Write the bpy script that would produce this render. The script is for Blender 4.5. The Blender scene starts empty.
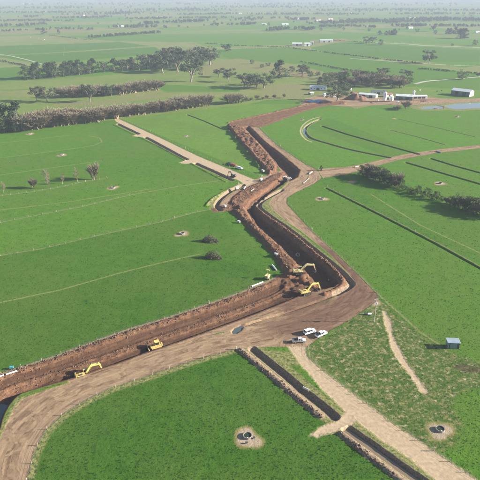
import bpy, bmesh, math, random
import numpy as np
from mathutils import Vector, Matrix

random.seed(7); RNG = np.random.default_rng(7)
R = math.radians
SC = bpy.context.scene
COL = SC.collection

# ------------------------------------------------------------------ camera
CH, CF = 120.0, 545.0                       # height above the plain, focal length in photo pixels (480 wide)
PITCH = math.atan(248.0 / CF)               # horizon 8 px above the top edge
cam = bpy.data.cameras.new('camera'); cam_o = bpy.data.objects.new('camera', cam); COL.objects.link(cam_o)
cam.sensor_width = 36; cam.lens = 36 * CF / 480; cam.clip_start = 1; cam.clip_end = 40000
cam_o.location = (0, 0, CH); cam_o.rotation_euler = (math.pi / 2 - PITCH, 0, 0)
SC.camera = cam_o

# ------------------------------------------------------------------ sky, sun, exposure
SUN_EL = R(21.0)
w = bpy.data.worlds.new('World'); SC.world = w; w.use_nodes = True
nt = w.node_tree; nt.nodes.clear()
sky = nt.nodes.new('ShaderNodeTexSky'); sky.sky_type = 'NISHITA'; sky.sun_disc = False
sky.sun_elevation = SUN_EL; sky.sun_rotation = R(90); sky.altitude = 100; sky.air_density = 1.0; sky.dust_density = 1.0; sky.ozone_density = 1.0
bg = nt.nodes.new('ShaderNodeBackground'); bg.inputs['Strength'].default_value = 0.06
wo = nt.nodes.new('ShaderNodeOutputWorld')
nt.links.new(sky.outputs[0], bg.inputs[0]); nt.links.new(bg.outputs[0], wo.inputs[0])
sl = bpy.data.lights.new('sun', 'SUN'); sl.energy = 5.0; sl.angle = R(0.5); sl.color = (1.0, 0.93, 0.82)
so = bpy.data.objects.new('sun', sl); COL.objects.link(so); so.location = (400, 0, 300)
sd_ = Vector((-math.cos(SUN_EL), 0.02, -math.sin(SUN_EL)))
so.rotation_euler = sd_.to_track_quat('-Z', 'Y').to_euler()
SC.view_settings.view_transform = 'Standard'; SC.view_settings.look = 'None'
SC.view_settings.gamma = 1.0; SC.view_settings.use_curve_mapping = False
SC.view_settings.exposure = 1.85
SC.render.engine = 'CYCLES'
SC.cycles.max_bounces = 3; SC.cycles.diffuse_bounces = 2; SC.cycles.glossy_bounces = 2; SC.cycles.transmission_bounces = 2
SC.cycles.volume_bounces = 0; SC.cycles.transparent_max_bounces = 4
SC.cycles.use_denoising = True

# ------------------------------------------------------------------ pixel -> ground
CP, SP = math.cos(PITCH), math.sin(PITCH)
def G(u, v, z=0.0):
    a, b = (u - 240) / CF, (240 - v) / CF
    dx, dy, dz = a, CP + b * SP, -SP + b * CP
    t = (CH - z) / -dz
    return (dx * t, dy * t)
def GP(pts): return [G(u, v) for u, v in pts]
def depth_of(x, y, z=0.0): return y * CP + (CH - z) * SP
def ppm(u, v):                              # photo pixels per metre across, at that ground point
    x, y = G(u, v); return CF / depth_of(x, y)
def vppm(u, v):                             # photo pixels per metre of height
    x, y = G(u, v); return CF / depth_of(x, y) * (y / math.hypot(y, CH)) * 0.99

def catmull(pts, n=6):
    p = [np.array(q, float) for q in pts]; p = [2 * p[0] - p[1]] + p + [2 * p[-1] - p[-2]]
    out = []
    for i in range(1, len(p) - 2):
        for k in range(n):
            t = k / n
            out.append(0.5 * (2 * p[i] + (p[i+1] - p[i-1]) * t + (2*p[i-1] - 5*p[i] + 4*p[i+1] - p[i+2]) * t*t + (3*p[i] - p[i-1] - 3*p[i+1] + p[i+2]) * t**3))
    out.append(p[-2]); return [tuple(q) for q in out]

# ------------------------------------------------------------------ numpy noise and distance fields
def _h(ix, iy, s):
    n = (ix.astype(np.int64) * 374761393 + iy.astype(np.int64) * 668265263 + s * 974634713) & 0x7fffffff
    n = ((n ^ (n >> 13)) * 1274126177) & 0x7fffffff
    n = n ^ (n >> 16)
    return (n & 0xffff) / 65535.0
def vn(x, y, f, s=0):
    x = x * f; y = y * f
    ix, iy = np.floor(x), np.floor(y); fx, fy = x - ix, y - iy
    fx = fx*fx*(3-2*fx); fy = fy*fy*(3-2*fy)
    a, b, c, d = _h(ix, iy, s), _h(ix+1, iy, s), _h(ix, iy+1, s), _h(ix+1, iy+1, s)
    return (a*(1-fx) + b*fx)*(1-fy) + (c*(1-fx) + d*fx)*fy
def fbm(x, y, f, s=0, o=3):
    r, a, t = 0, 1.0, 0
    for k in range(o): r = r + a * vn(x, y, f * 2**k, s + k); t += a; a *= 0.5
    return r / t
def S(d, w): t = np.clip(d / w, 0, 1); return t*t*(3-2*t)

CLIP = 15.0
def _sub(x, y, pts, m):
    xs = [p[0] for p in pts]; ys = [p[1] for p in pts]
    return np.nonzero((x > min(xs)-m) & (x < max(xs)+m) & (y > min(ys)-m) & (y < max(ys)+m))[0]
def sd_poly(x, y, poly):
    out = np.full(x.shape, -CLIP); i = _sub(x, y, poly, CLIP)
    if not len(i): return out
    px, py = x[i], y[i]; d2 = np.full(px.shape, 1e12); ins = np.zeros(px.shape, bool)
    for k in range(len(poly)):
        ax, ay = poly[k]; bx, by = poly[(k+1) % len(poly)]
        ex, ey = bx-ax, by-ay; L = ex*ex + ey*ey + 1e-12
        t = np.clip(((px-ax)*ex + (py-ay)*ey)/L, 0, 1)
        d2 = np.minimum(d2, (px-ax-t*ex)**2 + (py-ay-t*ey)**2)
        c = (ay > py) != (by > py)
        xi = ax + (py-ay)*ex/(ey if abs(ey) > 1e-9 else 1e-9)
        ins ^= c & (px < xi)
    d = np.sqrt(d2); out[i] = np.clip(np.where(ins, d, -d), -CLIP, CLIP); return out
def line_d(x, y, line, m=CLIP):
    """distance, signed distance, length along"""
    D = np.full(x.shape, m); Sg = np.full(x.shape, m); A = np.zeros(x.shape); i = _sub(x, y, line, m)
    if not len(i): return D, Sg, A
    px, py = x[i], y[i]; d2 = np.full(px.shape, 1e12); sg = np.ones(px.shape); al = np.zeros(px.shape); acc = 0
    for k in range(len(line)-1):
        ax, ay = line[k]; bx, by = line[k+1]; ex, ey = bx-ax, by-ay; L = ex*ex+ey*ey+1e-12; l = math.sqrt(L)
        t = np.clip(((px-ax)*ex + (py-ay)*ey)/L, 0, 1)
        q = (px-ax-t*ex)**2 + (py-ay-t*ey)**2; b = q < d2
        d2 = np.where(b, q, d2); sg = np.where(b, np.sign(ex*(py-ay)-ey*(px-ax)), sg); al = np.where(b, acc+t*l, al); acc += l
    d = np.sqrt(d2); D[i] = np.minimum(d, m); Sg[i] = np.clip(d*sg, -m, m); A[i] = al
    return D, Sg, A

# ------------------------------------------------------------------ layout of the works, traced from the photograph onto the plain
P_C2 = GP([(245,208),(254,224),(275,242),(290,257),(300,267),(311,279),(321,289),(334,287),(341,281),(327.5,266),(309,251),(290,235.5),(262,216),(256,208),(258,203),(270,193),(287,181),(283,176),(268,188),(250,200)])
P_C4 = GP([(284,172),(289,181),(297,177),(300,170),(281,154),(264,141),(249,126),(243,127),(262,147),(277,165)])
P_B2 = GP([(226,208),(236,215),(251,231),(264,244),(275,257),(282,269),(292,279),(301,268),(290,257),(275,242),(254,224),(245,208),(236,205)])
P_B4 = GP([(226,126),(243,147),(258,164),(269,175),(277,172),(277,166),(262,147),(243,128),(236,124)])
P_B3 = GP([(228,204),(232,197),(240,191),(250,186),(262,181),(272,175),(284,172),(286,178),(268,189),(250,200),(245,207),(236,208)])
P_B5 = GP([(226,126),(232,121),(271,113),(305,105),(325,101.5),(345,101),(345,104),(325,106),(305,111),(277,121.5),(262,127),(249,127),(240,129)])
P_MOUND = GP([(285,272),(296,266),(306,270),(318,281),(316,288),(302,292),(290,296),(278,292),(276,281)])
P_APRON = GP([(211,209),(224,205),(238,206),(240,212),(226,211),(213,212)])
N1 = catmull(GP([(-75,500),(-70,440),(-40,389),(0,374),(52,357.5),(80,347),(127,330),(170,317),(226,298),(262,284),(278,276)]), 3)
S1 = catmull(GP([(-22,500),(-10,456),(0,432),(5,415),(12,403),(22,394),(49,386),(75,379),(95,371.5),(118,364.5),(144,354.5),(170,346),(205,333.5),(250,317),(287,302.5),(302,296),(320,289.5)]), 3)
P_L1 = N1 + S1[::-1]
D_N2 = catmull(GP([(282,190),(268,197.5),(261,202),(258.7,206),(262,210),(274,219),(288,228.5),(318,252.5),(338,268.5),(350,281),(351.5,284.5),(346,289),(336,294)]), 3)
D_N2W = catmull(GP([(336,294),(324,299),(290,311),(262,319.5),(240,327)]), 3)
D_N3 = catmull(GP([(220,210),(216.5,205),(221,198),(232,190),(243,185)]), 4)
D_L2 = GP([(118,124),(150,139.5),(182,157),(195,163),(214,171.5),(232,180)])
D_SE1 = GP([(252.5,349),(270,363),(286,376),(303,391),(320,404),(335,417)])
D_SE2 = GP([(347,429),(372,446),(398,465),(425,484),(460,510)])
D_FIELD = [(GP([(326,188),(380,215),(433,242.5),(485,271)]), 1.1, 1.1), (GP([(322,126),(346,134),(380,143.5),(418,154)]), 1.9, 1.5),
           (catmull(GP([(320,119),(312.5,122),(306,126.6),(304.6,132),(310.6,138),(327.5,143.4),(352,150),(389,157.5)]), 3), 1.9, 1.5),
           (GP([(406,162.5),(440,172.5),(490,187)]), 1.7, 1.4), (GP([(431,158.5),(455,166),(490,175.5)]), 1.7, 1.4),
           (GP([(397.5,119),(436,127.5),(474,136.6)]), 1.1, .6), (GP([(390,130),(418,137),(444,144.5)]), 1.1, .6),
           (GP([(187,114.5),(204,121),(222,129)]), 1.3, .9), (GP([(350,125),(385,119)]), .3, .1)]
P_ROAD1 = GP([(27,480),(33,455),(44,432),(63,414),(88,399),(112,387.5),(140,379),(165,370),(200,359),(238,349),(262,347),(290,347),(307,347),(330,331),(352,319),(377,301),(379,296),(356,272),(337,254),(311,230),(306,224.5),(287,204),(287,198),(297,192),(314,184),(322,178),(318,170),(305,164),(277,145),(259,128),(249,125),(255,133),(282,154.5),(301,170),(297,178),(288,184),(274,195),(269,203),(272,209),(287,222),(301,231),(327.5,252.5),(348,273),(354,283),(347,291),(327.5,300.5),(290,313),(262,322),(240,330),(205,336),(170,348),(144,356),(118,366),(95,373),(75,381),(49,389),(22,399),(14,408),(6,424),(-2,442),(-12,480),(-20,520),(20,520)])
P_SPUR = GP([(318,170),(323,168.5),(345,167),(360,164.5),(403,154.5),(437,149.5),(490,144),(490,147),(437,153),(403,159),(380,165),(362,170),(345,174.5),(323,178)])
P_LANE = GP([(287,346),(306,346),(308,357),(320,367.5),(357,396),(395,424),(440,454.5),(478,480),(520,508),(490,522),(430,476),(410,459),(378,438),(357,422),(338,405),(320,388),(300,364)])
P_LANE2 = GP([(114.5,118.8),(118.5,118.6),(160,137.6),(199,156.4),(240,173.5),(258,181),(246,186),(240,181),(228,176),(187,158.5),(150,139),(116,121.5)])
P_XA = GP([(309,436),(318,427),(335,421),(347,411),(357,416),(355,424),(344,429),(330,434),(316,438)])
P_XB = GP([(132,136),(141,133.5),(150,134),(149,137),(140,137.3)])
P_XC = GP([(178,163),(190,158.5),(198,158),(197,163),(186,164)])
P_ROUGH = GP([(378,299),(420,335),(447,351),(480,362),(500,372),(500,386),(462,392),(452,405),(462,425),(455,447),(438,453),(395,424),(309,357),(308,347),(352,319)])
P_DRYS = [GP([(196,72),(204,64),(222,60),(240,58.5),(262,62),(300,66),(345,77),(335,84),(300,78),(262,72),(236,70),(216,72),(205,78)]), GP([(0,31.5),(60,29.5),(100,30),(100,32.5),(40,33.5),(0,35)]), GP([(308,40.5),(345,38.5),(352,41),(330,43.5),(318,44.5)]), GP([(60,102),(95,101.5),(160,94),(165,97),(100,105.5),(50,106)]), GP([(262,86),(300,84),(312,92),(300,99),(262,100)]),
          GP([(262,204),(272,196),(270,205),(274,211),(290,225),(303,234),(318,247),(312,246),(288,227),(270,214)]),
          GP([(302,346),(292,350),(284,352),(278,351),(262,349),(280,364),(300,366)]),
          GP([(16,398),(40,391),(75,380),(95,372.5),(75,383),(49,391),(24,400),(13,412),(3,434),(-4,438),(2,424)]),
          GP([(336,404),(352,415),(362,420),(376,430),(396,446),(390,446),(366,430),(350,421),(344,414)]),
          GP([(206,205),(212,198),(222,192),(240,184),(238,187),(226,194),(218,200),(214,208)]),
          GP([(250,323),(268,318),(290,310),(288,313),(262,322),(236,332),(222,331),(224,324),(240,321)])]
PATH = catmull(GP([(384,312),(388,323),(391,337),(399,355),(412,374),(424,391)]), 4)
MUD = GP([(456,367),(464,365.5),(480,369),(480,371.5),(466,371)])
PADS = [(248,438,4.6),(440.5,431,4.4),(182,234,4.2),(62,155,4.3),(113,188,4.2),(30,134,4.5),(322,199,4.2),(440,183.5,4.6),(186,136,3.5),(376.5,303,3.0),(352,182,3.5),(302,120,3.4),(394,118.5,3.),(457,116.5,4.)]
LINES = [GP([(0,255.5),(40,249),(100,235),(160,222),(196,212),(212,209)]), GP([(0,222.5),(40,214.5),(80,207),(130,195),(180,186),(232,179)]), GP([(0,302.5),(60,290),(120,273),(160,263),(200,254)]),
         GP([(0,210),(60,203),(120,194),(150,189)]), GP([(0,195.5),(30,192),(60,187),(85,181.5),(107,178)]),
         GP([(0,158),(40,153),(75,148.5),(95,145),(102,142),(100,138),(90,136)]), GP([(0,175),(50,168),(100,161)]), GP([(0,143),(30,140),(70,135)]),
         GP([(380,296),(400,314),(420,332),(440,345)]), GP([(311,230),(337,254),(356,272),(380,296)]), GP([(27,480),(33,455),(44,432),(63,414),(88,399),(112,387.5),(140,379),(165,370),(200,359),(236,349)]),
         GP([(372,195),(420,225),(480,253)]), GP([(308,348),(310,358),(320,367.5),(395,424),(440,455),(478,481)])]
GUIDES = [catmull(GP([(5,520),(12,470),(20,445),(35,424),(55,405),(85,388),(120,375),(160,360),(200,347),(240,338),(280,330),(320,318),(348,302),(362,288),(358,277),(340,258),(318,240),(297,221),(280,206),(280,199),(293,190),(309,179),(306,168),(280,148),(256,128)]), 4),
          GP([(296,346),(306,366),(340,392),(420,452),(500,510)]), GP([(114,120),(195,157),(255,181)]),
          catmull(GP([(-60,420),(-20,392),(60,369),(160,333),(240,307),(300,285)]), 4),
          catmull(GP([(295,270),(268,243),(241,210),(246,199),(266,184),(278,172),(252,145),(236,126)]), 4),
          catmull(GP([(240,125),(290,112),(345,102.5),(400,101)]), 4), GP([(318,174),(360,168),(430,151.5),(490,145)])]
P_YARD = GP([(292,101),(318,102),(345,101),(352,107),(372,104.5),(420,104),(480,109.5),(500,109.5),(500,99),(440,98),(424,94),(404,88),(380,84),(352,80),(330,79),(306,82),(290,88),(286,95)])
# paddock tones: polygons in the photo, 0 = dark blue-green, 1 = pale yellow-green
TONES = [(GP([(27,480),(63,414),(140,379),(238,349),(400,480)]), .12), (GP([(311,230),(326,190),(490,270),(490,362),(440,345)]), .50), (GP([(287,203),(314,184),(330,190),(311,230)]), .46),
         (GP([(0,256),(212,209),(285,275),(0,374),(-90,400),(-90,270)]), .30), (GP([(-90,200),(107,178),(232,180),(212,209),(0,256),(-90,270)]), .56),
         (GP([(-90,150),(28,132),(118,120),(232,179),(107,178),(-90,205)]), .48), (GP([(118,118),(250,104),(300,104),(228,124),(265,178)]), .86),
         (GP([(259,128),(305,111),(340,106),(500,112),(500,146),(403,157),(318,170)]), .70), (GP([(306,127),(330,118),(420,153),(389,157)]), .50), (GP([(318,178),(360,172),(490,215),(490,268),(326,188)]), .36), (GP([(362,170),(490,147),(490,215),(400,190)]), .56),
         (GP([(-90,322),(0,302.5),(120,273),(200,254),(285,275),(0,374),(-90,400)]), .17), (GP([(-90,240),(0,222.5),(80,207),(180,186),(232,179),(212,209),(100,235),(0,255.5),(-90,270)]), .62), (GP([(-90,165),(0,158),(75,148.5),(100,140),(90,120),(28,132),(-90,150)]), .58), (GP([(372,195),(420,225),(490,258),(490,215),(400,190)]), .44),
         (P_YARD, 1.02), (GP([(-150,82),(0,80),(250,84),(300,92),(250,104),(28,130),(-150,150)]), .98)]

def terrain(x, y):
    n_r = fbm(x, y, 0.55, 3) - 0.5
    z = 0.16*(fbm(x, y, 0.03, 11)-0.5) + 0.07*(vn(x, y, 1.3, 5)-0.5) + 0.05*(vn(x, y, 2.9, 6)-.5)
    lump = fbm(x, y, 0.45, 21, 4) - 0.42; lump2 = fbm(x, y, 0.9, 31, 3) - 0.5
    A = {}
    rag = 1.1*n_r
    # raised banks
    red = np.full(x.shape, -CLIP)
    for poly, h, sl_, lu in ((P_B2, 1.5, 1.8, 1.6), (P_B4, 2.0, 2.4, 3.6), (P_B3, .7, 2.5, .9), (P_B5, .25, 2, .5), (P_MOUND, .9, 3, 2.6), (P_APRON, .3, 1.5, .2)):
        d = sd_poly(x, y, poly); m = S(d+rag, sl_)
        z = z*(1-m) + m*np.maximum(0.1, h + lu*lump); red = np.maximum(red, d+.4)
    b = S(2.2-np.abs(line_d(x, y, GP([(227,127),(243,147.5),(258,164.5),(268,175)]))[0]-1.0), 2.0)       # tipped heaps along the far bank
    z = z + b*1.8*np.clip(vn(x, y, .17, 77)-.3, 0, 1)*2
    b = S(2.0-line_d(x, y, GP([(228,123),(250,118),(271,113.3),(305,105.5),(318,103)]))[0], 2.0); z = z + b*(.7+2.2*lump)
    # lower-left reach: spoil berm, bench, ridge of clods, cut floor
    d = sd_poly(x, y, P_L1); dn = line_d(x, y, N1, 60)[0]; ds = line_d(x, y, S1, 60)[0]
    wv = dn/(dn+ds+1e-6)
    prof = np.interp(wv, [0, .05, .10, .18, .27, .36, .43, .50, .58, .66, .75, .85, .94, .975, 1.0], [0, .15, .5, .55, .2, -.75, -1.1, -1.0, -.9, -1.05, -1.6, -1.85, -1.9, -1.4, 0])
    amp = np.interp(wv, [0, .04, .09, .24, .30, .44, .5, .66, .73, .9, 1], [.1, .3, 1.2, 1.0, .15, .12, .75, .75, .2, .12, .12])
    deep = S(-62-x, 8)*1.6*S(wv-.45, .25)
    tx = G(282, 285)[0]; end = S(tx+2-x, 9)*.65 + .35
    zl = .10*np.sin(wv*6.283*8 + 3*fbm(x, y, .05, 88))*S(wv-.27, .05) + prof*end + amp*lump*.9 + .25*amp*lump2 - deep*S(d, 2.5)
    m = S(d+.2, .5); z = np.where(d > -.2, z*(1-m)+zl*m, z); red = np.maximum(red, d)
    band = np.interp(wv, [0, .22, .28, .46, .52, .66, .72, .95, 1], [0, .1, .9, .9, .3, .3, .9, 1, .8]); A['soil_dark'] = np.where(d > 0, band, .35*(red > -1))  # darker soil colour in bands across the reach, a fixed share on other red earth
    # the deep new channel
    for poly, dep, sl_ in ((P_C2, 4.2, 3.4), (P_C4, 4.0, 3.2)):
        d = sd_poly(x, y, poly); q_ = d+1.3*n_r+.3; m = .36*S(q_, 1.1) + .64*S(q_-1.9+.8*(vn(x, y, .12, 66)-.5), 1.9)
        z = z*(1-m) - m*(dep - .5*lump) + .5*lump*m*(1-m)*4; red = np.maximum(red, d+1.2)
    # mound between the two machines sits in the mouth of the channel
    d = sd_poly(x, y, P_MOUND); m = S(d+rag, 4); z = np.where(m > 0, np.maximum(z, z*(1-m)+m*(.2+2.0*lump)), z)
    # long berm between channel and the old drain
    bl = line_d(x, y, catmull(GP([(256,203.5),(257.5,209),(264,214.5),(290,233),(310,249),(330,266),(343,281),(338,289),(325,294.5)]), 3))[0]
    m = S(1.7-bl+rag*.6, 1.5); z = z + m*(.75+1.1*lump)*(z > -2.5); red = np.maximum(red, 1.6-bl)
    # narrow old drains
    drain = np.full(x.shape, -CLIP); dwet = np.full(x.shape, -CLIP)
    def ditch(line, hw, dep, jag=.5, flat=.35):
        nonlocal z, drain
        dd = hw - line_d(x, y, line)[0]
        m = S(dd+jag*n_r, hw*(1-flat)); z = z*(1-m) - dep*m; drain = np.maximum(drain, dd); return dd
    for line, hw, dep in ((D_N2, 1.7, 1.5), (D_N2W, .9, .7), (D_N3, 2.0, 1.7), (D_L2, 1.9, 1.5)): ditch(line, hw, dep)
    se = np.maximum(ditch(D_SE1, 1.8, 1.15, .4, .55), ditch(D_SE2, 2.0, 1.25, .4, .55))
    for line, hw, dep in D_FIELD: ditch(line, hw, dep, .2)
    # spoil on the field side of the lane drains, and crossings
    for line, hw, h in ((SP1, 1.7, .6), (SP2, 1.5, .55), (GP([(114,125),(160,147),(205,171),(226,182)]), 1.3, .4), (GP([(206,206),(212,199),(224,192),(240,185)]), 1.5, .6)):
        bd = line_d(x, y, line)[0]; m = S(hw-bd+.7*n_r, hw*.9); z = z + m*(h+.55*lump); red = np.maximum(red, (hw-.5-bd) if h > .6 else -CLIP)
    xa = np.maximum(np.maximum(sd_poly(x, y, P_XA), sd_poly(x, y, P_XB)), sd_poly(x, y, P_XC))
    m = S(xa, .8); z = z*(1-m) + .12*m; drain = np.where(xa > 0, -CLIP, drain)
    # ponds and puddle
    pond = np.full(x.shape, -CLIP)
    for p, dep in ((P_POND1, 1.2), (P_POND2, 1.2), (P_PUD, 1.0)):
        d = sd_poly(x, y, p); m = S(d+.6, 2.); z = z*(1-m) - dep*m; pond = np.maximum(pond, d)
    road = np.maximum(np.maximum(sd_poly(x, y, P_ROAD1), sd_poly(x, y, P_SPUR)), sd_poly(x, y, P_YARD2)+3*(vn(x, y, .08, 8)-.5))
    road = np.maximum(road, np.maximum(sd_poly(x, y, P_FILL), 2.3 - line_d(x, y, P_LIP)[0]))
    bank = np.full(x.shape, -CLIP)
    for l_, wd in ((D_SE1, 2.0), (D_SE2, 2.2), (D_L2, 2.1), (D_N2, 1.9), (D_N3, 1.9)): bank = np.maximum(bank, np.where(xa > 0, -CLIP, wd - line_d(x, y, l_)[0]))
    for l_, wd in ((SP1, 1.5), (SP2, 1.4)): bank = np.maximum(bank, wd - line_d(x, y, l_)[0])
    bank = np.maximum(bank, np.maximum(.55 - line_d(x, y, N1)[0], 1.5 - line_d(x, y, D_FIELD[2][0])[0]))
    A['bank'] = bank; arc = .9 - line_d(x, y, ARC)[0]; xa = np.maximum(xa, arc)
    road = np.maximum(road, np.maximum(sd_poly(x, y, P_FILL3), sd_poly(x, y, P_FILL4)))
    lane = np.maximum(np.maximum(sd_poly(x, y, P_LANE), sd_poly(x, y, P_LANE2)), xa)
    pathd = .9 + .9*(vn(x, y, .12, 14)) - line_d(x, y, PATH)[0]; lane = np.maximum(lane, pathd)
    dry = np.full(x.shape, -CLIP)
    for p in P_DRYS: dry = np.maximum(dry, sd_poly(x, y, p))
    for l_, wd in ((D_N2, 3.0), (D_N3, 3.8), (D_L2, 2.7), (D_SE1, 4.6), (D_SE2, 4.6)): dry = np.maximum(dry, wd - line_d(x, y, l_)[0])
    for p in (P_POND1, P_POND2): dry = np.maximum(dry, sd_poly(x, y, p)+10)
    for p in (P_PUD,): dry = np.maximum(dry, sd_poly(x, y, p)+2.5)
    dry = np.maximum(dry, sd_poly(x, y, P_YARD3))
    dry = np.maximum(dry, 1.2 - line_d(x, y, EDGE1)[0])
    rough = sd_poly(x, y, P_ROUGH)
    pad = np.full(x.shape, -CLIP)
    for u, v, r in PADS:
        cx, cy = G(u, v); a = np.arctan2(y-cy, x-cx); pad = np.maximum(pad, np.clip(r - np.hypot(x-cx, y-cy) + .5*np.sin(2*a+u) + .5*np.sin(3*a+2*v) + 1.2*(vn(x, y, .35, 15)-.5), -CLIP, CLIP))
    ln = np.full(x.shape, CLIP)
    for l_ in LINES:
        s = line_d(x, y, l_)[1]; ln = np.where(np.abs(s) < np.abs(ln), s, ln)
    for dl in D_FIELD: s = line_d(x, y, dl[0])[1] - (dl[1]+.5); ln = np.where((np.abs(s) < np.abs(ln)) & (dl[1] > .8), s, ln)
    tone = np.full(x.shape, .55) + .25*(fbm(x, y, .004, 41)-.5)
    for p, t in TONES:
        s = S(sd_poly(x, y, p)+.5, 1.0); tone = tone*(1-s) + t*s
    wet = np.maximum(np.maximum(sd_poly(x, y, P_C2)-1, sd_poly(x, y, P_C4)-1), np.maximum(sd_poly(x, y, MUD)+1, drain-1.6))  # channel-floor shade put into the colour, plus the mud patch and drain beds
    flat_ = np.maximum(S(np.maximum(road, lane), 1.5), 0)*(red < .3)*(drain < 0); z = z*(1-.8*flat_*(np.abs(z) < .3))
    A.update(red=red, road=road, lane=lane, dry=dry, rough=rough, pad=pad, thin=ln, tone=tone, wet=wet, drain=drain, pond=pond)
    fade = np.clip((690-y)/12, 0, 1); z = z*fade
    return z, A
EDGE1 = GP([(30,480),(36,455),(47,433),(66,415.5),(90,401),(114,389.5),(142,381),(167,372),(200,361),(236,351)])
SP1 = GP([(241,350.5),(260,366),(278,381),(298,398),(320,415.5)]); SP2 = GP([(342,434),(366,453.5),(393,474),(431,502)])
P_FILL3 = GP([(214,207),(226,196),(240,189),(246,185),(258,178),(270,174),(276,171),(285,171),(262,184),(236,206),(226,209)])
P_FILL4 = GP([(276,194),(289,181),(299,173),(304,178),(291,188),(279,196)])
ARC = catmull(GP([(320,116.8),(310,120),(302.5,126),(301,132.5),(305.5,139),(312,142)]), 3)
P_FILL = GP([(205,334),(250,317.5),(287,303),(302,296.5),(321,290),(335,288.5),(347,290.5),(327,301),(290,314),(262,323),(240,331)])
P_LIP = GP([(75,379.5),(95,372),(118,365),(144,355),(170,346.5),(205,334),(250,317.5),(287,303),(302,296.5),(318,290.5)])
P_POND1 = GP([(419,107.6),(428,106),(437,105.3),(443,106.5),(443,108.3),(434,109),(424,108.8)])
P_POND2 = GP([(444,105.6),(456,103.6),(470,102.6),(500,101.6),(500,107.2),(470,108.3),(456,109.2),(449,107.8)])
P_PUD = GP([(231,331),(234,327.5),(241,324.5),(244,326),(242,330),(237,333.5),(232,334)])
P_YARD3 = GP([(345,105),(356,109),(372,105.5),(420,105),(480,109.5),(500,109.5),(500,99),(440,98),(420,95),(380,93),(345,97)])
P_YARD2 = GP([(300,104),(306,98.5),(318,95.5),(333,94.5),(345,96),(362,98.5),(380,97.5),(395,100),(420,97),(440,98.5),(455,99.5),(480,98),(500,98.5),(500,101),(470,101.5),(443,103.5),(425,104),(410,105.5),(385,104.5),(362,106),(345,106.5),(325,105),(310,106)])

# ------------------------------------------------------------------ node helper
class NT:
    def __init__(s, name):
        s.m = bpy.data.materials.new(name); s.m.use_nodes = True; s.t = s.m.node_tree; s.t.nodes.clear()
        s.out = s.t.nodes.new('ShaderNodeOutputMaterial'); s.b = s.t.nodes.new('ShaderNodeBsdfPrincipled')
        s.b.inputs['Roughness'].default_value = .9; s.b.inputs['Specular IOR Level'].default_value = .2
        s.t.links.new(s.b.outputs[0], s.out.inputs[0])
    def n(s, ty, **k):
        x = s.t.nodes.new(ty)
        for a, v in k.items(): setattr(x, a, v)
        return x
    def put(s, sock, v):
        if hasattr(v, 'is_output'): s.t.links.new(v, sock)
        elif isinstance(v, (tuple, list)) and len(v) == 3 and sock.type == 'RGBA': sock.default_value = (*v, 1)
        else: sock.default_value = v
    def math(s, op, a, b=0.0, clamp=False):
        x = s.n('ShaderNodeMath', operation=op, use_clamp=clamp); s.put(x.inputs[0], a); s.put(x.inputs[1], b); return x.outputs[0]
    def attr(s, name, out='Fac'): return s.n('ShaderNodeAttribute', attribute_name=name).outputs[out]
    def pos(s): return s.n('ShaderNodeNewGeometry').outputs['Position']
    def noise(s, vec, scale, detail=3, rough=.55, dim='3D'):
        x = s.n('ShaderNodeTexNoise'); s.put(x.inputs['Vector'], vec); x.inputs['Scale'].default_value = scale
        x.inputs['Detail'].default_value = detail; x.inputs['Roughness'].default_value = rough; return x.outputs['Fac']
    def mapr(s, v, a, b, c=0., d=1.):
        x = s.n('ShaderNodeMapRange'); s.put(x.inputs[0], v)
        for i, q in enumerate((a, b, c, d)): x.inputs[i+1].default_value = q
        return x.outputs[0]
    def mix(s, f, a, b):
        x = s.n('ShaderNodeMix', data_type='RGBA'); s.put(x.inputs[0], f); s.put(x.inputs[6], a); s.put(x.inputs[7], b); return x.outputs[2]
    def scalev(s, v, sc):
        x = s.n('ShaderNodeVectorMath', operation='MULTIPLY'); s.put(x.inputs[0], v); x.inputs[1].default_value = sc; return x.outputs[0]
    def bump(s, h, strength, dist=.1):
        x = s.n('ShaderNodeBump'); x.inputs['Strength'].default_value = strength; x.inputs['Distance'].default_value = dist; s.put(x.inputs['Height'], h)
        s.t.links.new(x.outputs[0], s.b.inputs['Normal'])
    def col(s, c): s.put(s.b.inputs['Base Color'], c); return s

def plain(name, c, rough=.6, var=.25, scale=3., metal=0., bump=0., spec=.4):
    k = NT(name); tc = k.n('ShaderNodeTexCoord').outputs['Object']
    f = k.noise(tc, scale, 4, .6); g = k.noise(tc, scale*6, 3, .6)
    v = k.math('ADD', k.math('MULTIPLY', f, .65), k.math('MULTIPLY', g, .35))
    lo = tuple(max(0, q*(1-var*1.3)) for q in c); hi = tuple(min(1, q*(1+var*.8)) for q in c)
    k.col(k.mix(k.mapr(v, .32, .68), lo, hi)); k.b.inputs['Roughness'].default_value = rough; k.b.inputs['Metallic'].default_value = metal
    k.b.inputs['Specular IOR Level'].default_value = spec
    if bump: k.bump(g, bump, .05)
    return k.m

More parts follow.
